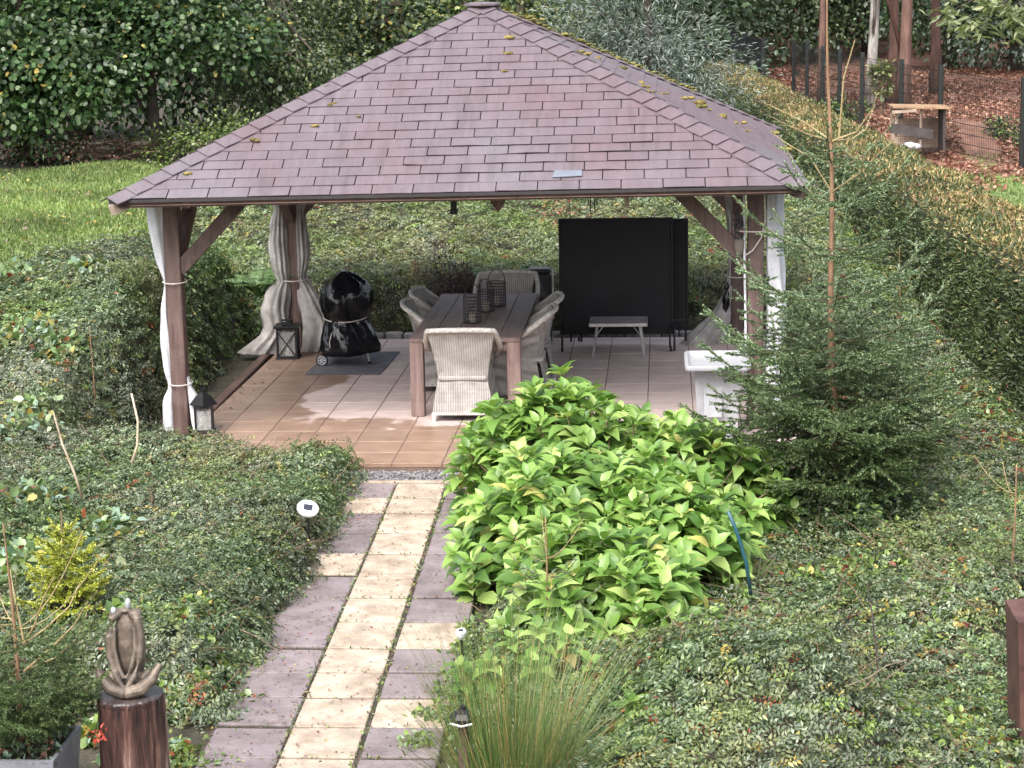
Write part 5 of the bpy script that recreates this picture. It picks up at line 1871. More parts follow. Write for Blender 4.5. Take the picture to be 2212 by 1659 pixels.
# small golden conifer in a black pot
yc = np.array(at(140, 1300, 11.6))
yp = thing('black_pot', 'black plastic pot in the shrub bank holding the golden conifer', 'pot', (yc[0], 11.6, yc[2] - .3))
B().lathe([(.085, -.22), (.115, 0), (.12, .0), (.12, .02), (.108, .02), (.10, -.02)], (yc[0], 11.6, yc[2]), 20).build('pot_wall', M['black'], yp)
spruce('golden_conifer', 'small bushy golden yellow conifer in a black pot', (yc[0], 11.6, yc[2] - .02), .60, [
    (.46, .12, 6, .5, 1), (.38, .17, 6, .4, 1), (.30, .22, 8, .3, 1), (.22, .25, 9, .2, 1), (.14, .27, 9, .1, 1), (.07, .27, 9, .0, 1), (.02, .25, 8, -.1, 1)], .010, 700, .018, .0115, M['needle_gold'], cat='conifer', twig_k=2.3, core=.002)

# three small spruce seedlings
s1 = on(200, 830, .55)
spruce('spruce_seedling', 'thin young spruce growing through the left bank before the front left post', (s1[0], s1[1], float(bank_h(s1[0], s1[1])) - .25), .95, [
    (.72, .14, 4, .6, .8), (.55, .22, 5, .4, 1), (.40, .28, 5, .2, 1), (.26, .32, 5, .1, 1), (.12, .34, 5, 0, 1)], .011, 150, .020, .0045, M['needle'], group='spruce seedlings in the shrub banks')
s2 = on(1940, 760, .25)
spruce('spruce_seedling', 'bare-topped seedling with an orange stem between the tall spruce and the hedge', (s2[0], s2[1], .1), 1.25, [
    (.82, .24, 5, .7, .1), (.6, .26, 5, .5, .6), (.4, .3, 5, .2, 1), (.2, .3, 5, .1, 1)], .013, 130, .022, .005, M['needle'], group='spruce seedlings in the shrub banks')
s3 = on(2185, 1250, .2)
spruce('spruce_seedling', 'spruce seedling at the right border above the rusty steel', (s3[0], s3[1], float(bank_h(s3[0], s3[1])) - .12), .78, [
    (.55, .24, 5, .9, .08), (.40, .30, 5, .5, .7), (.28, .34, 6, .25, 1), (.15, .36, 6, .1, 1)], .012, 170, .020, .0042, M['needle'], group='spruce seedlings in the shrub banks')
s4 = on(1180, 1400, .05)
spruce('spruce_seedling', 'spindly seedling with orange stems among the front hydrangea leaves', (s4[0], s4[1], .08), .80, [
    (.55, .22, 5, .9, .08), (.40, .30, 5, .5, .4), (.25, .32, 5, .25, .9)], .011, 150, .020, .004, M['needle_blue'], group='spruce seedlings in the shrub banks')

# ------------------------------------------------------------------ hydrangea
M['hyd'] = leafm('hydrangea_leaf', [(0, (.065, .145, .026)), (.35, (.125, .235, .045)), (.78, (.225, .35, .088)), (.96, (.34, .44, .14)), (1, (.42, .33, .10))], .38, .28, 1.6, .25)
M['hyd_obj'], _nt, _p, _out = _mat('hydrangea_leaf_single')
_c = _ramp(_nt, _obj_random(_nt), [(0, (.075, .155, .028)), (.35, (.135, .245, .048)), (.78, (.23, .355, .09)), (.955, (.34, .44, .14)), (.985, (.48, .42, .14)), (1, (.26, .15, .07))])
_g = _nt.nodes.new('ShaderNodeTexCoord')
_s = _nt.nodes.new('ShaderNodeSeparateXYZ')
_nt.links.new(_g.outputs['Object'], _s.inputs[0])
_ax = _math(_nt, 'ABSOLUTE', _s.outputs['X'])
_rib = _ramp(_nt, _ax, [(0, (1.25, 1.2, 1.2)), (.035, (.95, .95, .95)), (.3, (1, 1, 1)), (.5, (1.18, 1.15, 1))])
_c = _mixc(_nt, 1, _c, _rib, 'MULTIPLY')
_nt.links.new(_c, _p.inputs['Base Color'])
_p.inputs['Roughness'].default_value = .44
_t = _nt.nodes.new('ShaderNodeBsdfTranslucent')
_nt.links.new(_mixc(_nt, 1, _c, (1.25, 1.3, .7), 'MULTIPLY'), _t.inputs['Color'])
_mx = _nt.nodes.new('ShaderNodeMixShader')
_mx.inputs[0].default_value = .28
_nt.links.new(_p.outputs[0], _mx.inputs[1])
_nt.links.new(_t.outputs[0], _mx.inputs[2])
_nt.links.new(_mx.outputs[0], _out.inputs['Surface'])
# one hydrangea leaf: pointed oval with a raised margin and a drooping tip
LV, LF = LEAF12
leaf_me = np_mesh('leaf', LV, LF, smooth=True)
leaf_me.materials.append(M['hyd_obj'])
hy = thing('hydrangea_bush', 'large spreading hydrangea bush with bright green leaves right of the path', 'hydrangea', (-.3, 14.2, -.05))
ho = np.array(hy.location)
heads = []
tries = 0
while len(heads) < 560 and tries < 24000:
    tries += 1
    k = rng.choice(len(HYD), p=np.array([.30, .22, .18, .16, .14]))
    a, b, rx, ry, hh = HYD[k]
    u = rand_dirs(1, .45)[0]
    if u[2] < -.12:
        continue
    p = np.array((a + u[0] * rx, b + u[1] * ry, max(u[2], 0) * hh + .04))
    f = rng.uniform(.84, 1.10) + (.12 if rng.random() < .10 else 0)
    p = np.array((a, b, 0)) + (p - (a, b, 0)) * f
    if p[0] < -1.58:
        continue
    inside = any(((p[0] - c[0]) / c[2]) ** 2 + ((p[1] - c[1]) / c[3]) ** 2 + (p[2] / c[4]) ** 2 < .66 for c in HYD)
    if inside or any(np.linalg.norm(p - q[0]) < .086 for q in heads):
        continue
    heads.append((p, unit((u * (1 / rx, 1 / ry, 1 / hh))[None])[0]))
lfs = []
for p, nrm in heads:
    up_ = unit((nrm * .42 + np.array((0, -.12, .85)) + rng.normal(0, .13, 3))[None])[0]
    s0 = rng.uniform(0, 2 * PI)
    t1 = _n(np.cross(up_, (.3, .9, .1)))
    t2 = np.cross(up_, t1)
    for ring, (cnt, tilt, sz, dz) in enumerate(((3, 1.0, .72, .03), (4, .48, 1.0, .0), (4, -.05, 1.15, -.07))):
        for q in range(cnt):
            an = s0 + ring * .78 + q * 2 * PI / cnt + rng.normal(0, .15)
            rd = t1 * math.cos(an) + t2 * math.sin(an)
            d = _n(rd + up_ * (tilt + rng.normal(0, .14)))
            nn = _n(up_ - rd * (tilt * .6) + rng.normal(0, .14, 3))
            lfs.append((p + up_ * dz + rd * .015, d, nn, .170 * sz * rng.uniform(.8, 1.15)))
# the 300 leaves that face the open path and the viewer largest become parts
C0 = np.array((0, 0, HCAM))


def lsize(l):
    p, d, nn, s_ = l
    tv = C0 - p
    dist = np.linalg.norm(tv)
    hgt = sum(1 for c in HYD if ((p[0] - c[0]) / c[2]) ** 2 + ((p[1] - c[1]) / c[3]) ** 2 + (p[2] / c[4]) ** 2 < .85)
    return -abs((tv / dist) @ nn) * s_ * s_ / dist ** 2 * (.3 if hgt else 1) * (1 if (tv / dist) @ nn > 0 else .4)


lfs.sort(key=lsize)
for p, d, nn, s_ in lfs[:300]:
    o = bpy.data.objects.new('leaf', leaf_me)
    COL.objects.link(o)
    o.parent = hy
    x_ = _n(np.cross(d, nn))
    z_ = np.cross(x_, d)
    w_ = s_ * rng.uniform(.48, .60)
    q = p - ho
    o.matrix_local = Matrix(((x_[0] * w_, d[0] * s_, z_[0] * s_, q[0]), (x_[1] * w_, d[1] * s_, z_[1] * s_, q[1]), (x_[2] * w_, d[2] * s_, z_[2] * s_, q[2]), (0, 0, 0, 1)))
rest = lfs[300:]
ar = lambda i: np.array([l[i] for l in rest])
# inner shaded leaves as well
ni = 2600
k = rng.choice(len(HYD), ni, p=[.34, .22, .18, .16, .10])
hy_a = np.array(HYD)[k]
u = rand_dirs(ni, .2) * rng.uniform(.45, .9, (ni, 1))
pin = np.column_stack([hy_a[:, 0] + u[:, 0] * hy_a[:, 2], hy_a[:, 1] + u[:, 1] * hy_a[:, 3], np.abs(u[:, 2]) * hy_a[:, 4] + .03])
tag(leaf_cloud('leaf', np.concatenate([ar(0), pin]), np.concatenate([ar(1), rand_dirs(ni, .1)]), np.concatenate([ar(2), rand_dirs(ni, 1)]), np.concatenate([ar(3), rng.uniform(.10, .16, ni)]), np.concatenate([ar(3) * .55, rng.uniform(.06, .10, ni)]), M['hyd'], LEAF12, hy, None, True), kind='stuff')
sb_ = B()
for p, nrm in heads[::2]:
    a, b = p[0] * .6 + -.3 * .4, p[1] * .6 + 14.1 * .4
    sb_.tube([(a, b, -.06), ((a + p[0]) / 2, (b + p[1]) / 2, p[2] * .6), p], [.009, .007, .005], 5)
M['hyd_stem'] = surf('hydrangea_stem', (.12, .08, .05), (.22, .16, .10), 10, rough=.8)
sb_.build('stems', M['hyd_stem'], hy)
# dark ground under it comes from its own shade


def leafy_plant(name, label, cat, loc, heads_, size, mat, group=None, n_ring=3):
    t = thing(name, label, cat, loc, group)
    lo = np.array(loc, float)
    lf = []
    stb = B()
    for (dx, dy, dz) in heads_:
        p = lo + (dx, dy, dz)
        stb.tube([lo + (dx * .3, dy * .3, -.03), lo + (dx * .8, dy * .8, dz * .6), p], [.006, .005, .004], 5)
        up_ = _n(np.array((dx * .5, dy * .5 - .1, .9)))
        t1 = _n(np.cross(up_, (.3, .9, .1)))
        t2 = np.cross(up_, t1)
        s0 = rng.uniform(0, 6)
        for ring, (cnt, tilt, sz, dzz) in enumerate(((3, .6, .75, .02), (4, .15, 1.0, -.02), (4, -.25, 1.0, -.09))[:n_ring]):
            for q in range(cnt):
                an = s0 + ring * .8 + q * 2 * PI / cnt + rng.normal(0, .15)
                rd = t1 * math.cos(an) + t2 * math.sin(an)
                lf.append((p + up_ * dzz, _n(rd + up_ * tilt), _n(up_ - rd * tilt * .6 + rng.normal(0, .12, 3)), size * sz * rng.uniform(.8, 1.15)))
    stb.build('stem', M['hyd_stem'], t)
    for p, d, nn, s_ in lf:
        o = bpy.data.objects.new('leaf', leaf_me)
        COL.objects.link(o)
        o.parent = t
        x_ = _n(np.cross(d, nn))
        z_ = np.cross(x_, d)
        w_ = s_ * .62
        q = p - lo
        o.matrix_local = Matrix(((x_[0] * w_, d[0] * s_, z_[0] * s_, q[0]), (x_[1] * w_, d[1] * s_, z_[1] * s_, q[1]), (x_[2] * w_, d[2] * s_, z_[2] * s_, q[2]), (0, 0, 0, 1)))
    return t


h1 = on(1165, 1480, .1)
leafy_plant('young_hydrangea', 'young hydrangea with dull blue green leaves behind the rush tuft', 'hydrangea', (h1[0], h1[1], 0), [(0, 0, .42), (-.16, .05, .34), (.17, .05, .36), (-.28, -.1, .25), (.0, -.18, .28), (-.45, .02, .18), (.30, -.1, .26)], .13, M['hyd'], 'small hydrangeas near the rush tuft')
h2 = on(1370, 1640, .05)
leafy_plant('young_hydrangea', 'single-stemmed hydrangea with large leaves right of the rush tuft', 'hydrangea', (h2[0], h2[1], 0), [(0, 0, .34), (.20, -.12, .22), (.32, .08, .18)], .15, M['hyd'], 'small hydrangeas near the rush tuft')

# ------------------------------------------------------------------ rush tuft
M['rush'] = leafm('rush_blade', [(0, (.045, .095, .025)), (.55, (.11, .18, .05)), (.80, (.19, .235, .08)), (.93, (.33, .22, .08)), (1, (.44, .30, .14))], .45, .15, 4, .2)
rc = np.array(on(1100, 1730, 0))
ru = thing('rush_tuft', 'big tuft of thin green and tan rush blades beside the path', 'rush', (rc[0], rc[1], -.06))
nb, ns = 1500, 6
a = rng.uniform(0, 2 * PI, nb)
r0 = .24 * np.sqrt(rng.random(nb))
lean_ = np.abs(rng.normal(.0, .42, nb)) + .05
Lb = rng.uniform(.45, 1.12, nb)
aa = a + rng.normal(0, .4, nb)
t_ = np.linspace(0, 1, ns + 1)
bend = rng.uniform(.1, .55, nb)
hx_ = np.sin(lean_)[:, None] * t_ * Lb[:, None] + (bend * Lb * lean_)[:, None] * t_ ** 3 * .6
hz_ = np.cos(lean_)[:, None] * t_ * Lb[:, None] - (bend * Lb * lean_)[:, None] * t_ ** 3 * .45
cx_ = r0 * np.cos(a)
cy_ = r0 * np.sin(a)
PTS = np.stack([cx_[:, None] + hx_ * np.cos(aa)[:, None], cy_[:, None] + hx_ * np.sin(aa)[:, None], hz_], -1)
wdir = np.stack([-np.sin(aa + .6), np.cos(aa + .6), np.zeros(nb)], -1)
wd_ = (.0042 * (1 - .75 * t_))[None, :, None]
V = np.stack([PTS - wdir[:, None, :] * wd_ * .5, PTS + wdir[:, None, :] * wd_ * .5], 2).reshape(-1, 3)
ii = (np.arange(nb)[:, None] * (ns + 1) + np.arange(ns)[None]) * 2
FQ = np.stack([ii, ii + 1, ii + 3, ii + 2], -1).reshape(-1, 4)
ru_o = link_mesh('blades', np_mesh('blades', V, FQ), M['rush'], ru)
ru_o['kind'] = 'stuff'
# dry grass tuft near the spruce
n = 260
gc = on(1590, 1260, .05)
dg = leaf_cloud('dry_grass', np.array(gc) + rng.normal(0, 1, (n, 3)) * (.10, .10, .01), rand_dirs(n, 1.0), rand_dirs(n), rng.uniform(.15, .32, n), np.full(n, .007), [M['twig'], M['rush']], LEAF2, None, rng.choice(2, n))
tag(dg, 'straw coloured dry grass tuft at the right foot of the hydrangea', 'grass', None, 'stuff')

# ------------------------------------------------------------------ ferns and the dark red shrub behind the patio
M['fern'] = leafm('fern_pinna', [(0, (.06, .13, .045)), (.5, (.12, .21, .08)), (1, (.22, .32, .14))], .45, .25, 2, .3)


def fern(label, loc, nf, L_, hang_=.6):
    t = thing('fern', label, 'fern', loc, 'ferns behind the patio')
    lo = np.array(loc, float)
    ps_, ds_, ns_, ls_ = [], [], [], []
    ri = B()
    for f in range(nf):
        a = 2 * PI * f / nf + rng.uniform(-.3, .3)
        l = L_ * rng.uniform(.7, 1.1)
        pth = []
        for i in range(12):
            q = i / 11
            pth.append(lo + (math.cos(a) * l * (.25 * q + .6 * q * q), math.sin(a) * l * (.25 * q + .6 * q * q), l * (1.0 * q - hang_ * q * q)))
        ri.tube(pth, [.005 - .0003 * i for i in range(12)], 4)
        for i in range(1, 11):
            for h_ in (0, .5):
                p = pth[i] + (pth[i + 1] - pth[i]) * h_
                fd = _n(pth[i + 1] - pth[i])
                sd = _n(np.cross(fd, (0, 0, 1)))
                w_ = l * .24 * math.sin(PI * min(1, (i + h_) / 11 * .9 + .1)) + .015
                for s_ in (1, -1):
                    ps_.append(p)
                    ds_.append(sd * s_ + fd * .35 + np.array((0, 0, -.15)))
                    ns_.append(np.cross(sd, fd) + rng.normal(0, .15, 3))
                    ls_.append(w_)
    ri.build('stems', M['fern'], t)
    nn = np.array(ns_)
    nn[nn[:, 2] < 0] *= -1
    leaf_cloud('fronds', np.array(ps_), np.array(ds_), nn, np.array(ls_), np.maximum(np.array(ls_) * .26, .014), M['fern'], LEAF2, t)


for x, y, Y, nf, L_, lab in ((1090, 600, 23.6, 11, .75, 'upright fern behind the far wicker chair'), (1185, 640, 23.4, 10, .70, 'fern between the steel stove and the black screen'), (1195, 720, 23.3, 8, .5, 'low fern drooping over the setts left of the black screen'),
                             (690, 640, 23.5, 10, .6, 'fern behind the billowing curtain and the barbecue'), (560, 600, 22.4, 10, .7, 'bright fern left of the billowing curtain'), (1010, 610, 23.7, 8, .5, 'small fern left of the far wicker chair')):
    p = at(x, y, Y)
    fern(lab, (p[0], Y, float(p[2]) - .25), nf, L_)
M['darkred'] = leafm('dark_red_leaf', [(0, (.025, .010, .012)), (.6, (.06, .02, .024)), (1, (.13, .05, .05))], .5, .2, 2, .3)
p = at(965, 650, 23.5)
tree('red_shrub', 'dark wine-red feathery shrub behind the table', (p[0], 23.5, .25), .75, [(0, 0, .42, .40, .2, .26), (.22, .02, .30, .25, .2, .2)], 1600, .07, .016, M['darkred'], .015, .5, None, 'shrub', limbs=6, droop=.6, clump=.10, per=90)
p = at(1225, 440, 25.5)
tree('red_shrub', 'small rust-red twiggy shrub above the left corner of the black screen', (p[0], 25.5, gz(p[0], 25.5) + .75), .8, [(0, 0, .5, .25, .2, .35)], 260, .06, .03, [M['leaf_red'], M['beech']], .01, .8, None, 'shrub', limbs=9, clump=.10, mi=[.5, .5], per=60)

# bare curved stems standing in the left bank
M['dead_stem'] = surf('bleached_dead_stem', (.34, .26, .17), (.58, .48, .36), 9, rough=.7)
for pts, lab in (([(178, 1075), (160, 1020), (135, 960), (118, 900), (116, 890)], 'bleached bare stem leaning left in the left bank'), ([(285, 1000), (297, 960), (298, 910), (284, 850)], 'bleached bare stem bending left at its tip, nearer the post')):
    Yc = on(pts[0][0], pts[0][1], .5)[1]
    q = [at(x, y, Yc) for x, y in pts]
    tag(B().tube(q, [.013, .010, .009, .007, .004][:len(q)], 6).build('dead_stem', M['dead_stem'], smooth=True), lab, 'stem', 'bare stems in the left bank')
for pts, lab, z_ in (([(520, 1360), (560, 1378), (590, 1400), (612, 1408)], 'pale fallen twig on the left bank beside the path', .30), ([(1835, 1480), (1880, 1462), (1915, 1438), (1960, 1425)], 'reddish bare twig lying over the right shrubs', .55)):
    Yc = on(pts[0][0], pts[0][1], z_)[1]
    tag(B().tube([at(x, y, Yc) for x, y in pts], .0035, 5).build('twig', M['twig']), lab, 'twig')
for pts, lab in (([(2470 * .768, 1780 * .768 + 80), (2455 * .768, 1700 * .768 + 30), (2440 * .768, 1640 * .768)], 'thin upright dark twig among the right shrubs'),):
    Yc = on(pts[0][0], pts[0][1], .4)[1]
    tag(B().tube([at(x, y, Yc) for x, y in pts], [.006, .005, .003], 5).build('twig', M['bark']), lab, 'twig')

# ------------------------------------------------------------------ stump and statue
M['stump_bark'], _nt, _p, _ = _mat('wet_red_bark')
_v = _coords(_nt, (9, 9, .9))
_a1 = _noise(_nt, _v, 2.2, 6, .65)
_a2 = _noise(_nt, _coords(_nt, (14, 14, 1.5)), 3, 4)
_c = _ramp(_nt, _a1, [(.38, (.012, .007, .007)), (.50, (.060, .027, .022)), (.60, (.14, .078, .062)), (.70, (.34, .26, .23))])
_nt.links.new(_c, _p.inputs['Base Color'])
_p.inputs['Roughness'].default_value = .5
_bump(_nt, _p, _a1, 1, .04)
M['stump_top'] = surf('wet_dark_wood', (.022, .018, .018), (.07, .055, .052), 7, rough=.4, fine=40, per_obj=0)
SY = 9.05
sc0 = at(281, 1497, SY)
sx, sz = float(sc0[0]), float(sc0[2])
stp = thing('tree_stump', 'tall dark red log stump with furrowed bark beside the path', 'stump', (sx, SY, 0))


def bk(a, r_, z):
    return r_ * (1 + .030 * math.sin(13 * a + .5 * math.sin(z * 9)) + .028 * math.sin(29 * a + z * 4 + math.sin(z * 21)) + .03 * math.sin(3 * a + 1))


B().lathe([(.175, -.1), (.168, .1), (.16, .35), (.158, .55), (.157, sz - .012)], (sx, SY, 0), 96, bk, False).build('bark', M['stump_bark'], stp, smooth=True)
B().lathe([(.157, sz - .03), (.155, sz - .004), (.145, sz), (.08, sz - .003), (.01, sz)], (sx, SY, 0), 96, bk).build('cut_top', M['stump_top'], stp, smooth=True)
M['bronze'], _nt, _p, _ = _mat('weathered_bronze_resin')
_v = _coords(_nt)
_a1 = _noise(_nt, _v, 13, 5)
_a2 = _noise(_nt, _v, 45, 4)
_pt = _nt.nodes.new('ShaderNodeNewGeometry')
_c = _ramp(_nt, _a1, [(.36, (.028, .021, .017)), (.52, (.085, .062, .048)), (.70, (.20, .16, .125))])
_c = _mixc(_nt, _ramp(_nt, _pt.outputs['Pointiness'], [(.49, (0, 0, 0)), (.60, (.6, .6, .6))]), _c, (.32, .28, .23))
_nt.links.new(_c, _p.inputs['Base Color'])
_p.inputs['Roughness'].default_value = .55
_p.inputs['Metallic'].default_value = .2
_bump(_nt, _p, _a2, .3, .004)
sta = thing('meditation_statue', 'bronze coloured abstract seated figure with folded legs on the stump', 'statue', (sx, SY, sz))
so = np.array((sx, SY, sz))
fb_ = B()
# torso: tall shell, arms hugging its sides, legs folded and turned up at the knees
fb_.blob(so + (.005, .025, .225), (.078, .058, .205), 24, 16)
fb_.blob(so + (.0, .02, .06), (.10, .07, .055), 18, 10)
for s_ in (-1, 1):
    fb_.tube([so + (s_ * .030, .0, .405), so + (s_ * .062, -.018, .385), so + (s_ * .078, -.03, .30), so + (s_ * .074, -.045, .20), so + (s_ * .045, -.066, .11), so + (s_ * .008, -.082, .055)], [.018, .022, .021, .019, .017, .012], 10)
    fb_.tube([so + (s_ * .050, -.03, .34), so + (s_ * .052, -.045, .24), so + (s_ * .030, -.062, .15), so + (s_ * .004, -.074, .10)], [.010, .012, .012, .010], 8)
    fb_.tube([so + (-s_ * .06, -.070, .020), so + (s_ * .01, -.082, .028), so + (s_ * .075, -.065, .045), so + (s_ * .125, -.035, .090), so + (s_ * .160, -.012, .155)], [.018, .030, .035, .028, .012], 10)
    fb_.tube([so + (s_ * .02, .0, .05), so + (s_ * .075, -.01, .085), so + (s_ * .105, -.005, .12)], [.030, .026, .012], 10)
    fb_.blob(so + (s_ * .048, .006, .402), (.034, .034, .026), 12, 8)
fb_.blob(so + (.0, -.06, .016), (.085, .04, .018), 14, 8)
fb_.blob(so + (.0, .012, .418), (.03, .028, .016), 12, 8)
fm = fb_.build('figure', M['bronze'], sta, smooth=True)
rm = fm.modifiers.new('join', 'REMESH')
rm.mode = 'VOXEL'
rm.voxel_size = .0045
rm.use_smooth_shade = True
sm_ = fm.modifiers.new('soften', 'SMOOTH')
sm_.factor = .5
sm_.iterations = 2
M['steel'] = plain('grey_painted_knob', (.42, .43, .46), .35, .2)
hd_ = B().tube([so + (.012, .01, .42), so + (.013, .01, .455), so + (.014, .008, .475)], [.013, .014, .009], 10)
hd_.build('head_pin', M['steel'], sta, smooth=True)
B().blob(so + (-.052, -.02, .425), (.014, .012, .018), 8, 6).build('shoulder_tip', M['steel'], sta, smooth=True)
# red maple seedling leaves before the stump
mp_ = at(212, 1590, 8.8)
n = 26
o = leaf_cloud('red_seedling', np.array(mp_) + rng.normal(0, .018, (n, 3)), rand_dirs(n), rand_dirs(n) + (0, -1, .5), rng.uniform(.02, .04, n), rng.uniform(.008, .014, n), [M['leaf_red']], LEAF2)
o.data.materials[0] = leafm('scarlet_leaf', [(0, (.45, .05, .03)), (1, (.65, .14, .09))], .5, .3, 2, .1)
tag(o, 'tiny scarlet leaves in front of the stump at its left edge', 'seedling')

# ------------------------------------------------------------------ solar lights
M['solar'] = plain('dark_solar_cell', (.03, .03, .05), .15)
M['lightgrey'] = plain('light_plastic', (.66, .67, .68), .3)


def solar(x, y, Y, r_, tilt, label, cap=None, h=.4):
    p = at(x, y, Y)
    t = thing('solar_light', label, 'solar light', (p[0], Y, gz(p[0], Y)), 'solar lights along the path')
    rot = Matrix.Rotation(tilt[0], 3, 'X') @ Matrix.Rotation(tilt[1], 3, 'Y')
    hd2 = B().lathe([(r_ * .55, -.045), (r_ * .9, -.025), (r_, -.005), (r_, .004), (r_ * .92, .010)], (0, 0, 0), 24)
    hd2.v = [tuple(np.array(rot @ Vector(v)) + p) for v in hd2.v]
    hd2.build('lamp_head', cap or M['lightgrey'], t, smooth=False)
    c_ = B().box((0, 0, .011), (r_ * .8, r_ * .7, .004))
    c_.v = [tuple(np.array(rot @ Vector(v)) + p) for v in c_.v]
    c_.build('solar_panel', M['solar'], t)
    B().tube([p + (0, 0, -.02), (p[0], Y, gz(p[0], Y) - .05)], .009, 6).build('stake', M['black'], t)


solar(665, 1098, 13.85, .080, (.55, .25), 'round white solar light leaning in the left bank beside the path')
solar(996, 1365, 11.45, .034, (.2, 0), 'small round silver solar light at the right edge of the path')
p = at(1000, 1548, 9.22)
t = thing('black_garden_light', 'black garden light on a brown post among the rush blades', 'garden light', (p[0], 9.22, -.05))
hh_ = B()
hh_.lathe([(.062, -.02), (.068, 0), (.05, .025), (.02, .04), (.02, .055)], p, 6)
hh_.build('lamp_head', M['black'], t)
B().tube([p + (-.06, -.045, -.02), p + (.0, -.07, -.025), p + (.05, -.05, -.02)], .006, 6).build('rim', M['lightgrey'], t)
B().box(p * (1, 1, .5) + (0, 0, -.03), (.05, .05, p[2] - .02), bev=.005).build('post', M['edge_timber'], t)
# blue tool handle beside the hydrangea, rusty steel at the right border
q = [at(1573, 1105, 12.55), at(1588, 1140, 12.55), at(1600, 1175, 12.55), at(1612, 1215, 12.55), at(1622, 1285, 12.55)]
M['bluehandle'] = plain('blue_plastic_handle', (.02, .075, .10), .4)
tag(B().tube(q, .013, 8).build('tool_handle', M['bluehandle'], smooth=True), 'curved blue tool handle sticking out at the right of the hydrangea', 'tool handle')
M['corten'] = surf('rusty_steel', (.045, .017, .014), (.10, .045, .036), 5, rough=.7, fine=60, per_obj=0)
cx0 = at(2199, 1345, 10.2)
b_ = B()
zt_ = float(cx0[2])
b_.add([(cx0[0] + a * (1 - 0), 10.2 + b, z) for z, f in ((-.1, 1), (zt_, 1)) for a, b in ((0 + (0 if z > 0 else .04), 0), (.5, .1), (.5, .55), (0 + (0 if z > 0 else .04), .4))], [(3, 2, 1, 0), (4, 5, 6, 7), (0, 1, 5, 4), (1, 2, 6, 5), (2, 3, 7, 6), (3, 0, 4, 7)])
tag(b_.build('steel_planter', M['corten']), 'rusty brown steel planter wall cut by the right border', 'planter')

# ------------------------------------------------------------------ moss on the roof
M['moss'] = surf('dry_moss', (.11, .09, .025), (.27, .21, .06), 16, rough=.95, bump=1, bdist=.02, fine=60, per_obj=.3)
M['moss_green'] = surf('green_moss', (.07, .07, .02), (.20, .175, .045), 16, rough=.95, bump=1, bdist=.02, fine=60, per_obj=.3)
moss_n = {'front': 'clumps of moss on the front roof slope', 'right': 'clumps of moss on the right roof slope'}


def moss(x, y, r_, label, face='front', mat='moss', stretch=1.4):
    p0, p1 = (eFL, eFR) if face == 'front' else (eFR, eBR)
    p = on_face(x, y, p0, p1, .012)
    b_ = B()
    for k in range(5):
        o_ = np.array((rng.normal(0, .5 * stretch), rng.normal(0, .4), rng.uniform(-.1, .2))) * r_
        b_.blob(p + o_, np.array((.75 * stretch, .7, .5)) * r_ * rng.uniform(.5, .9), 9, 6, .18)
    b_.v = [tuple(v) for v in b_.v]
    tag(b_.build('moss_clump', M[mat], smooth=True), label, 'moss', moss_n[face])


for x, y, r_, lab in ((1098, 83, .055, 'largest golden moss cushion, upper middle of the front roof slope'), (1102, 119, .04, 'moss cushion just below the largest one near the roof peak'), (1094, 156, .022, 'tiny moss tuft, third below the roof peak'), (712, 228, .045, 'moss tuft with dry stalks on the left of the front slope, under the hip'), (677, 275, .03, 'dark brown moss lump left of the middle of the front slope'), (776, 254, .025, 'small brown moss lump between two shingle joints left of centre'),
                      (554, 306, .045, 'yellow green moss tuft near the left hip'), (405, 377, .035, 'lowest moss tuft, close to the left end of the eave')):
    moss(x, y, r_, lab)
MOSSL = ['topmost yellow moss tuft on the right roof slope', 'moss tuft just below the topmost one on the right slope', 'third moss tuft down from the peak on the right slope', 'green moss patch a third of the way down the right slope', 'broad dark moss cushion of the pair mid slope, on its left',
         'small moss lump touching the broad dark cushion mid slope', 'green moss lump at the lower end of the mid slope pair', 'largest dark moss cushion on the right roof slope', 'moss lump just left of the largest cushion on the right slope', 'green moss lump just below the largest cushion on the right slope',
         'brown moss cushion on the lower half of the right slope', 'moss cushion just right of the brown one on the lower right slope', 'small green moss speck between the largest and the brown cushion', 'big moss cushion at the right eave, beside the spruce leader', 'lowest moss lump at the right eave corner',
         'green moss lump near the far end of the right eave', 'tiny moss speck in the bare middle of the lower right slope', 'tiny moss speck just above the largest cushion of the right slope']
for i, (x, y, r_) in enumerate(((1250, 115, .05), (1265, 120, .06), (1290, 128, .05), (1345, 150, .05), (1385, 182, .07), (1390, 190, .05), (1400, 200, .05), (1500, 225, .08), (1475, 215, .06), (1505, 232, .06), (1560, 255, .07), (1590, 268, .05), (1530, 240, .035), (1690, 325, .08), (1700, 330, .06), (1670, 290, .06), (1610, 285, .03), (1430, 205, .04))):
    moss(x, y, r_ * .8, MOSSL[i], 'right', 'moss_green' if i % 3 == 0 else 'moss')
n = 420
u = rng.random(n)
hp = eBR + (AP - eBR) * (.30 + .66 * u)[:, None] + rng.normal(0, .02, (n, 3)) + (0, 0, .03)
mo = B()
for p in hp[::2]:
    mo.blob(p, np.array((.042, .042, .014)) * rng.uniform(.3, 1.1), 6, 4, .2)
tag(mo.build('moss_fringe', M['moss_green'], smooth=True), 'line of yellow moss along the far right hip of the roof', 'moss', None, 'stuff')

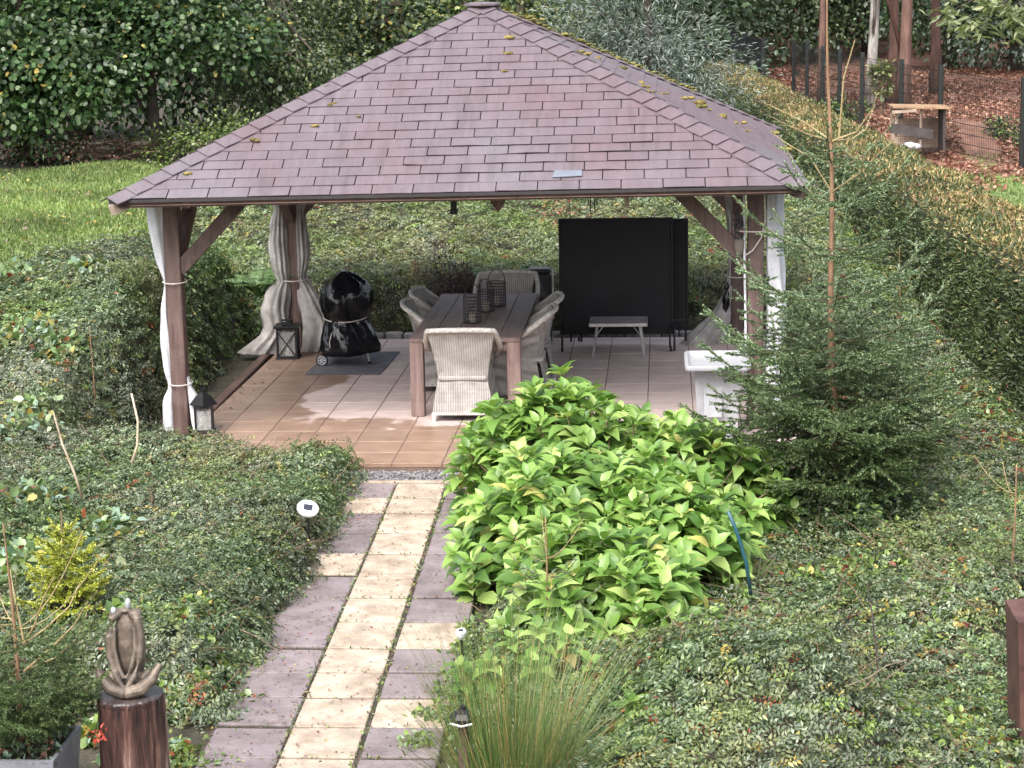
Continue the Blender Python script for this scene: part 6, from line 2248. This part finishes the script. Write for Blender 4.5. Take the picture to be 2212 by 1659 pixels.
# ------------------------------------------------------------------ wire fence, slatted panels, hutch
M['fence'] = plain('black_green_fence', (.012, .016, .016), .5, .2)
FP = [(2208, 41), (2030, 43.4), (1945, 45.8), (1860.6, 48.2), (1812, 50.6), (1775, 53), (1742, 55.4), (1713, 58), (1649, 60.5)]
fpos = []
for x, Y in FP:
    p = at(x, 300, Y)
    fpos.append((float(p[0]), Y, gz(p[0], Y)))
fpos.insert(0, (fpos[0][0] + 1.45, 38.8, gz(fpos[0][0] + 1.45, 38.8)))
fe = thing('wire_fence', 'black welded wire fence on posts in front of the wood', 'fence', fpos[1])
FH = 1.72
for k, (x, y, z) in enumerate(fpos):
    B().box((x, y, z + (FH + .05) / 2), (.10, .08, FH + .15), bev=.006).build('post', M['fence'], fe)
for k in range(len(fpos) - 2):
    a, b = np.array(fpos[k]), np.array(fpos[k + 1])
    w_ = B()
    nv = 46 if k < 2 else 26
    for i in range(1, nv):
        q = a + (b - a) * i / nv
        w_.box(q + (0, 0, FH / 2), (.006, .006, FH - .04) if k < 3 else (.005, .005, FH - .04))
    for i, z in enumerate(np.linspace(.05, FH - .02, 9)):
        w_.beam(a + (0, 0, z), b + (0, 0, z), .011, .011)
    for z in (FH - .10, .55):
        zz = [a + (b - a) * i / nv + (0, -.03 if i % 2 else 0, z + (.04 if i % 2 else 0)) for i in range(nv + 1)]
        w_.tube(zz, .004, 4)
    po_ = w_.build('wire_panel', M['fence'], fe)
    po_['kind'] = 'stuff'
M['slat'] = plain('anthracite_slat', (.014, .015, .022), .5, .1)
sp_ = thing('slatted_screen', 'dark slatted privacy screen at the far end of the hedge', 'fence', (2.9, 58, gz(2.9, 58)))
pA, pB = at(1649, 85, 57.0), at(1612, 60, 60)
pC = at(1578, 48, 62.5)
for (a, b, zoff) in ((pA, pB, 0), (pB, pC, .16)):
    a, b = np.array((a[0], a[1], 0)), np.array((b[0], b[1], 0))
    z0 = 1.05
    z1 = float(pA[2]) + zoff
    d_ = _n(b - a)
    L_ = np.linalg.norm(b - a)
    B().box(a + (0, 0, (z0 + z1) / 2), (.12, .1, z1 - z0), bev=.005).build('post', M['fence'], sp_)
    m_ = 14
    for i in range(m_):
        f = (i + .5) / m_
        q = a + d_ * (.06 + f * (L_ - .12)) + (0, 0, (z0 + z1) / 2)
        ang_ = math.atan2(d_[1], d_[0])
        B().box(q, (L_ / m_ * .86, .02, z1 - z0 - .05), rot=ang_).build('slat', M['slat'], sp_)
    for z in (z0 + .62 * (z1 - z0) - .25, z1 - .02):
        B().beam(a + (0, -.04, z), b + (0, -.04, z), .03, .045).build('rail', M['stone'] if z < z1 - .1 else M['fence'], sp_)

M['hutch_wood'] = surf('weathered_pale_board', (.22, .16, .12), (.40, .31, .24), 4, (1, 4, 1), .8)
M['hutch_dark'] = surf('dark_creosoted_board', (.025, .022, .022), (.06, .05, .048), 4, rough=.7)
M['hutch_roof'] = surf('ochre_board', (.26, .16, .09), (.42, .28, .17), 5, rough=.8)
HY = 42.6
hl, hr = at(1925, 322, HY), at(2036, 322, HY)
hx0, hx1 = float(hl[0]), float(hr[0])
hz0 = float(hl[2]) - .02
hz1 = float(at(1980, 232, HY)[2])
hu = thing('wire_hutch', 'small wire-sided animal hutch with a flat ochre lid before the fence', 'hutch', ((hx0 + hx1) / 2, HY, hz0))
for x in (hx0 + .05, hx1 - .03):
    for y in (HY - .4, HY + .4):
        B().box((x, y, (hz0 + hz1) / 2), (.05, .05, hz1 - hz0)).build('corner_post', M['hutch_wood'] if x < hx1 - .1 else M['hutch_dark'], hu)
B().box(((hx0 + hx1) / 2 + .02, HY - .4, (hz0 + hz1) / 2), (.05, .05, hz1 - hz0)).build('corner_post', M['hutch_wood'], hu)
B().box(((hx0 + hx1) / 2 + .03, HY, hz1 + .02), (hx1 - hx0 + .12, 1.05, .035), rot=Matrix.Rotation(.03, 3, 'Y')).build('lid', M['hutch_roof'], hu)
B().box((hx0 + .36, HY - .47, hz0 + .42), (.88, .03, .20), rot=Matrix.Rotation(.16, 3, 'Y')).build('board', M['hutch_dark'], hu)
B().beam((hx0 - .05, HY - .5, hz0 + .82), (hx0 + .45, HY - .5, hz1 - .03), .04, .06).build('prop', M['hutch_wood'], hu)
wb = B()
for x in np.linspace(hx0 + .05, hx1 - .03, 24):
    wb.box((x, HY - .43, (hz0 + hz1) / 2), (.004, .004, hz1 - hz0))
    wb.box((x, HY + .42, (hz0 + hz1) / 2), (.004, .004, hz1 - hz0))
for z in np.linspace(hz0, hz1, 18):
    wb.box(((hx0 + hx1) / 2, HY - .43, z), (hx1 - hx0 - .08, .004, .004))
    wb.box(((hx0 + hx1) / 2, HY + .42, z), (hx1 - hx0 - .08, .004, .004))
B().box((hx1 - .01, HY, (hz0 + hz1) / 2), (.02, .74, hz1 - hz0 - .04)).build('side_board', M['hutch_dark'], hu)
B().box(((hx0 + hx1) / 2, HY + .38, (hz0 + hz1) / 2 - .12), (hx1 - hx0 - .1, .02, (hz1 - hz0) * .7)).build('back_board', M['hutch_wood'], hu)
o = wb.build('wire_mesh', M['rust_wire'], hu)
o['kind'] = 'stuff'
bgp = at(1965, 316, HY - .5)
b_ = B()
b_.blob(bgp, (.17, .14, .09), 12, 8, .10)
b_.blob(bgp + (.15, 0, -.01), (.10, .1, .075), 10, 7, .12)
tag(b_.build('white_sack', M['white_plastic'], smooth=True), 'crumpled white sack on the ground under the hutch board', 'sack')
# bird house / shed glimpsed left of the roof peak
M['pallet'] = surf('old_pallet_wood', (.035, .03, .015), (.075, .06, .03), 5, rough=.85)
pp = at(838, 32, 49.2)
plt_ = thing('wooden_rack', 'old wooden slatted rack half hidden in leaves left of the roof peak', 'rack', (pp[0], 48.6, 2.6))
for k in range(4):
    B().box(pp + (0, 0, .28 - k * .2), (.72, .05, .12)).build('slat', M['pallet'], plt_)
for s_ in (-1, 1):
    B().box(pp + (s_ * .33, .06, -1.4), (.07, .06, 3.6)).build('post', M['pallet'], plt_)
# ivy on the pale trunk, low shrubs on the litter
p = tp(1905, 53)
tree('ivy_clump', 'tuft of pale ivy against the pale trunk', (p[0], 53, p[2]), 1.6, [(0, 0, 1.0, .16, .15, .65)], 320, .14, .10, [M['yellowish'], M['chestnut']], .02, 1.5, None, 'ivy', tmpl=LEAF6, limbs=2, mi=[.5, .5], clump=.12)
for x, Y, r_, lab in ((1750, 50, .45, 'low green shrub behind the fence left of the pale trunk'), (1830, 51, .4, 'low spreading green plant just left of the pale trunk'), (2190, 44, .5, 'low dark shrub at the right end of the fence')):
    p = tp(x, Y)
    tree('low_shrub', lab, p, .6, [(0, 0, .25, r_ * 1.3, r_, .28)], 1100, .10, .06, [M['dark_leaf'], M['leaf_bright']], .02, .3, 'low shrubs on the wood floor', 'shrub', limbs=2, mi=[.7, .3], clump=.15)
p = tp(1800, 52)
tag(B().tube([np.array(p) + (-.5, 0, .1), np.array(p) + (.25, .1, .16)], .07, 8).build('cut_log', M['bark_red'], smooth=True), 'short reddish log lying behind the spruce leader', 'log')
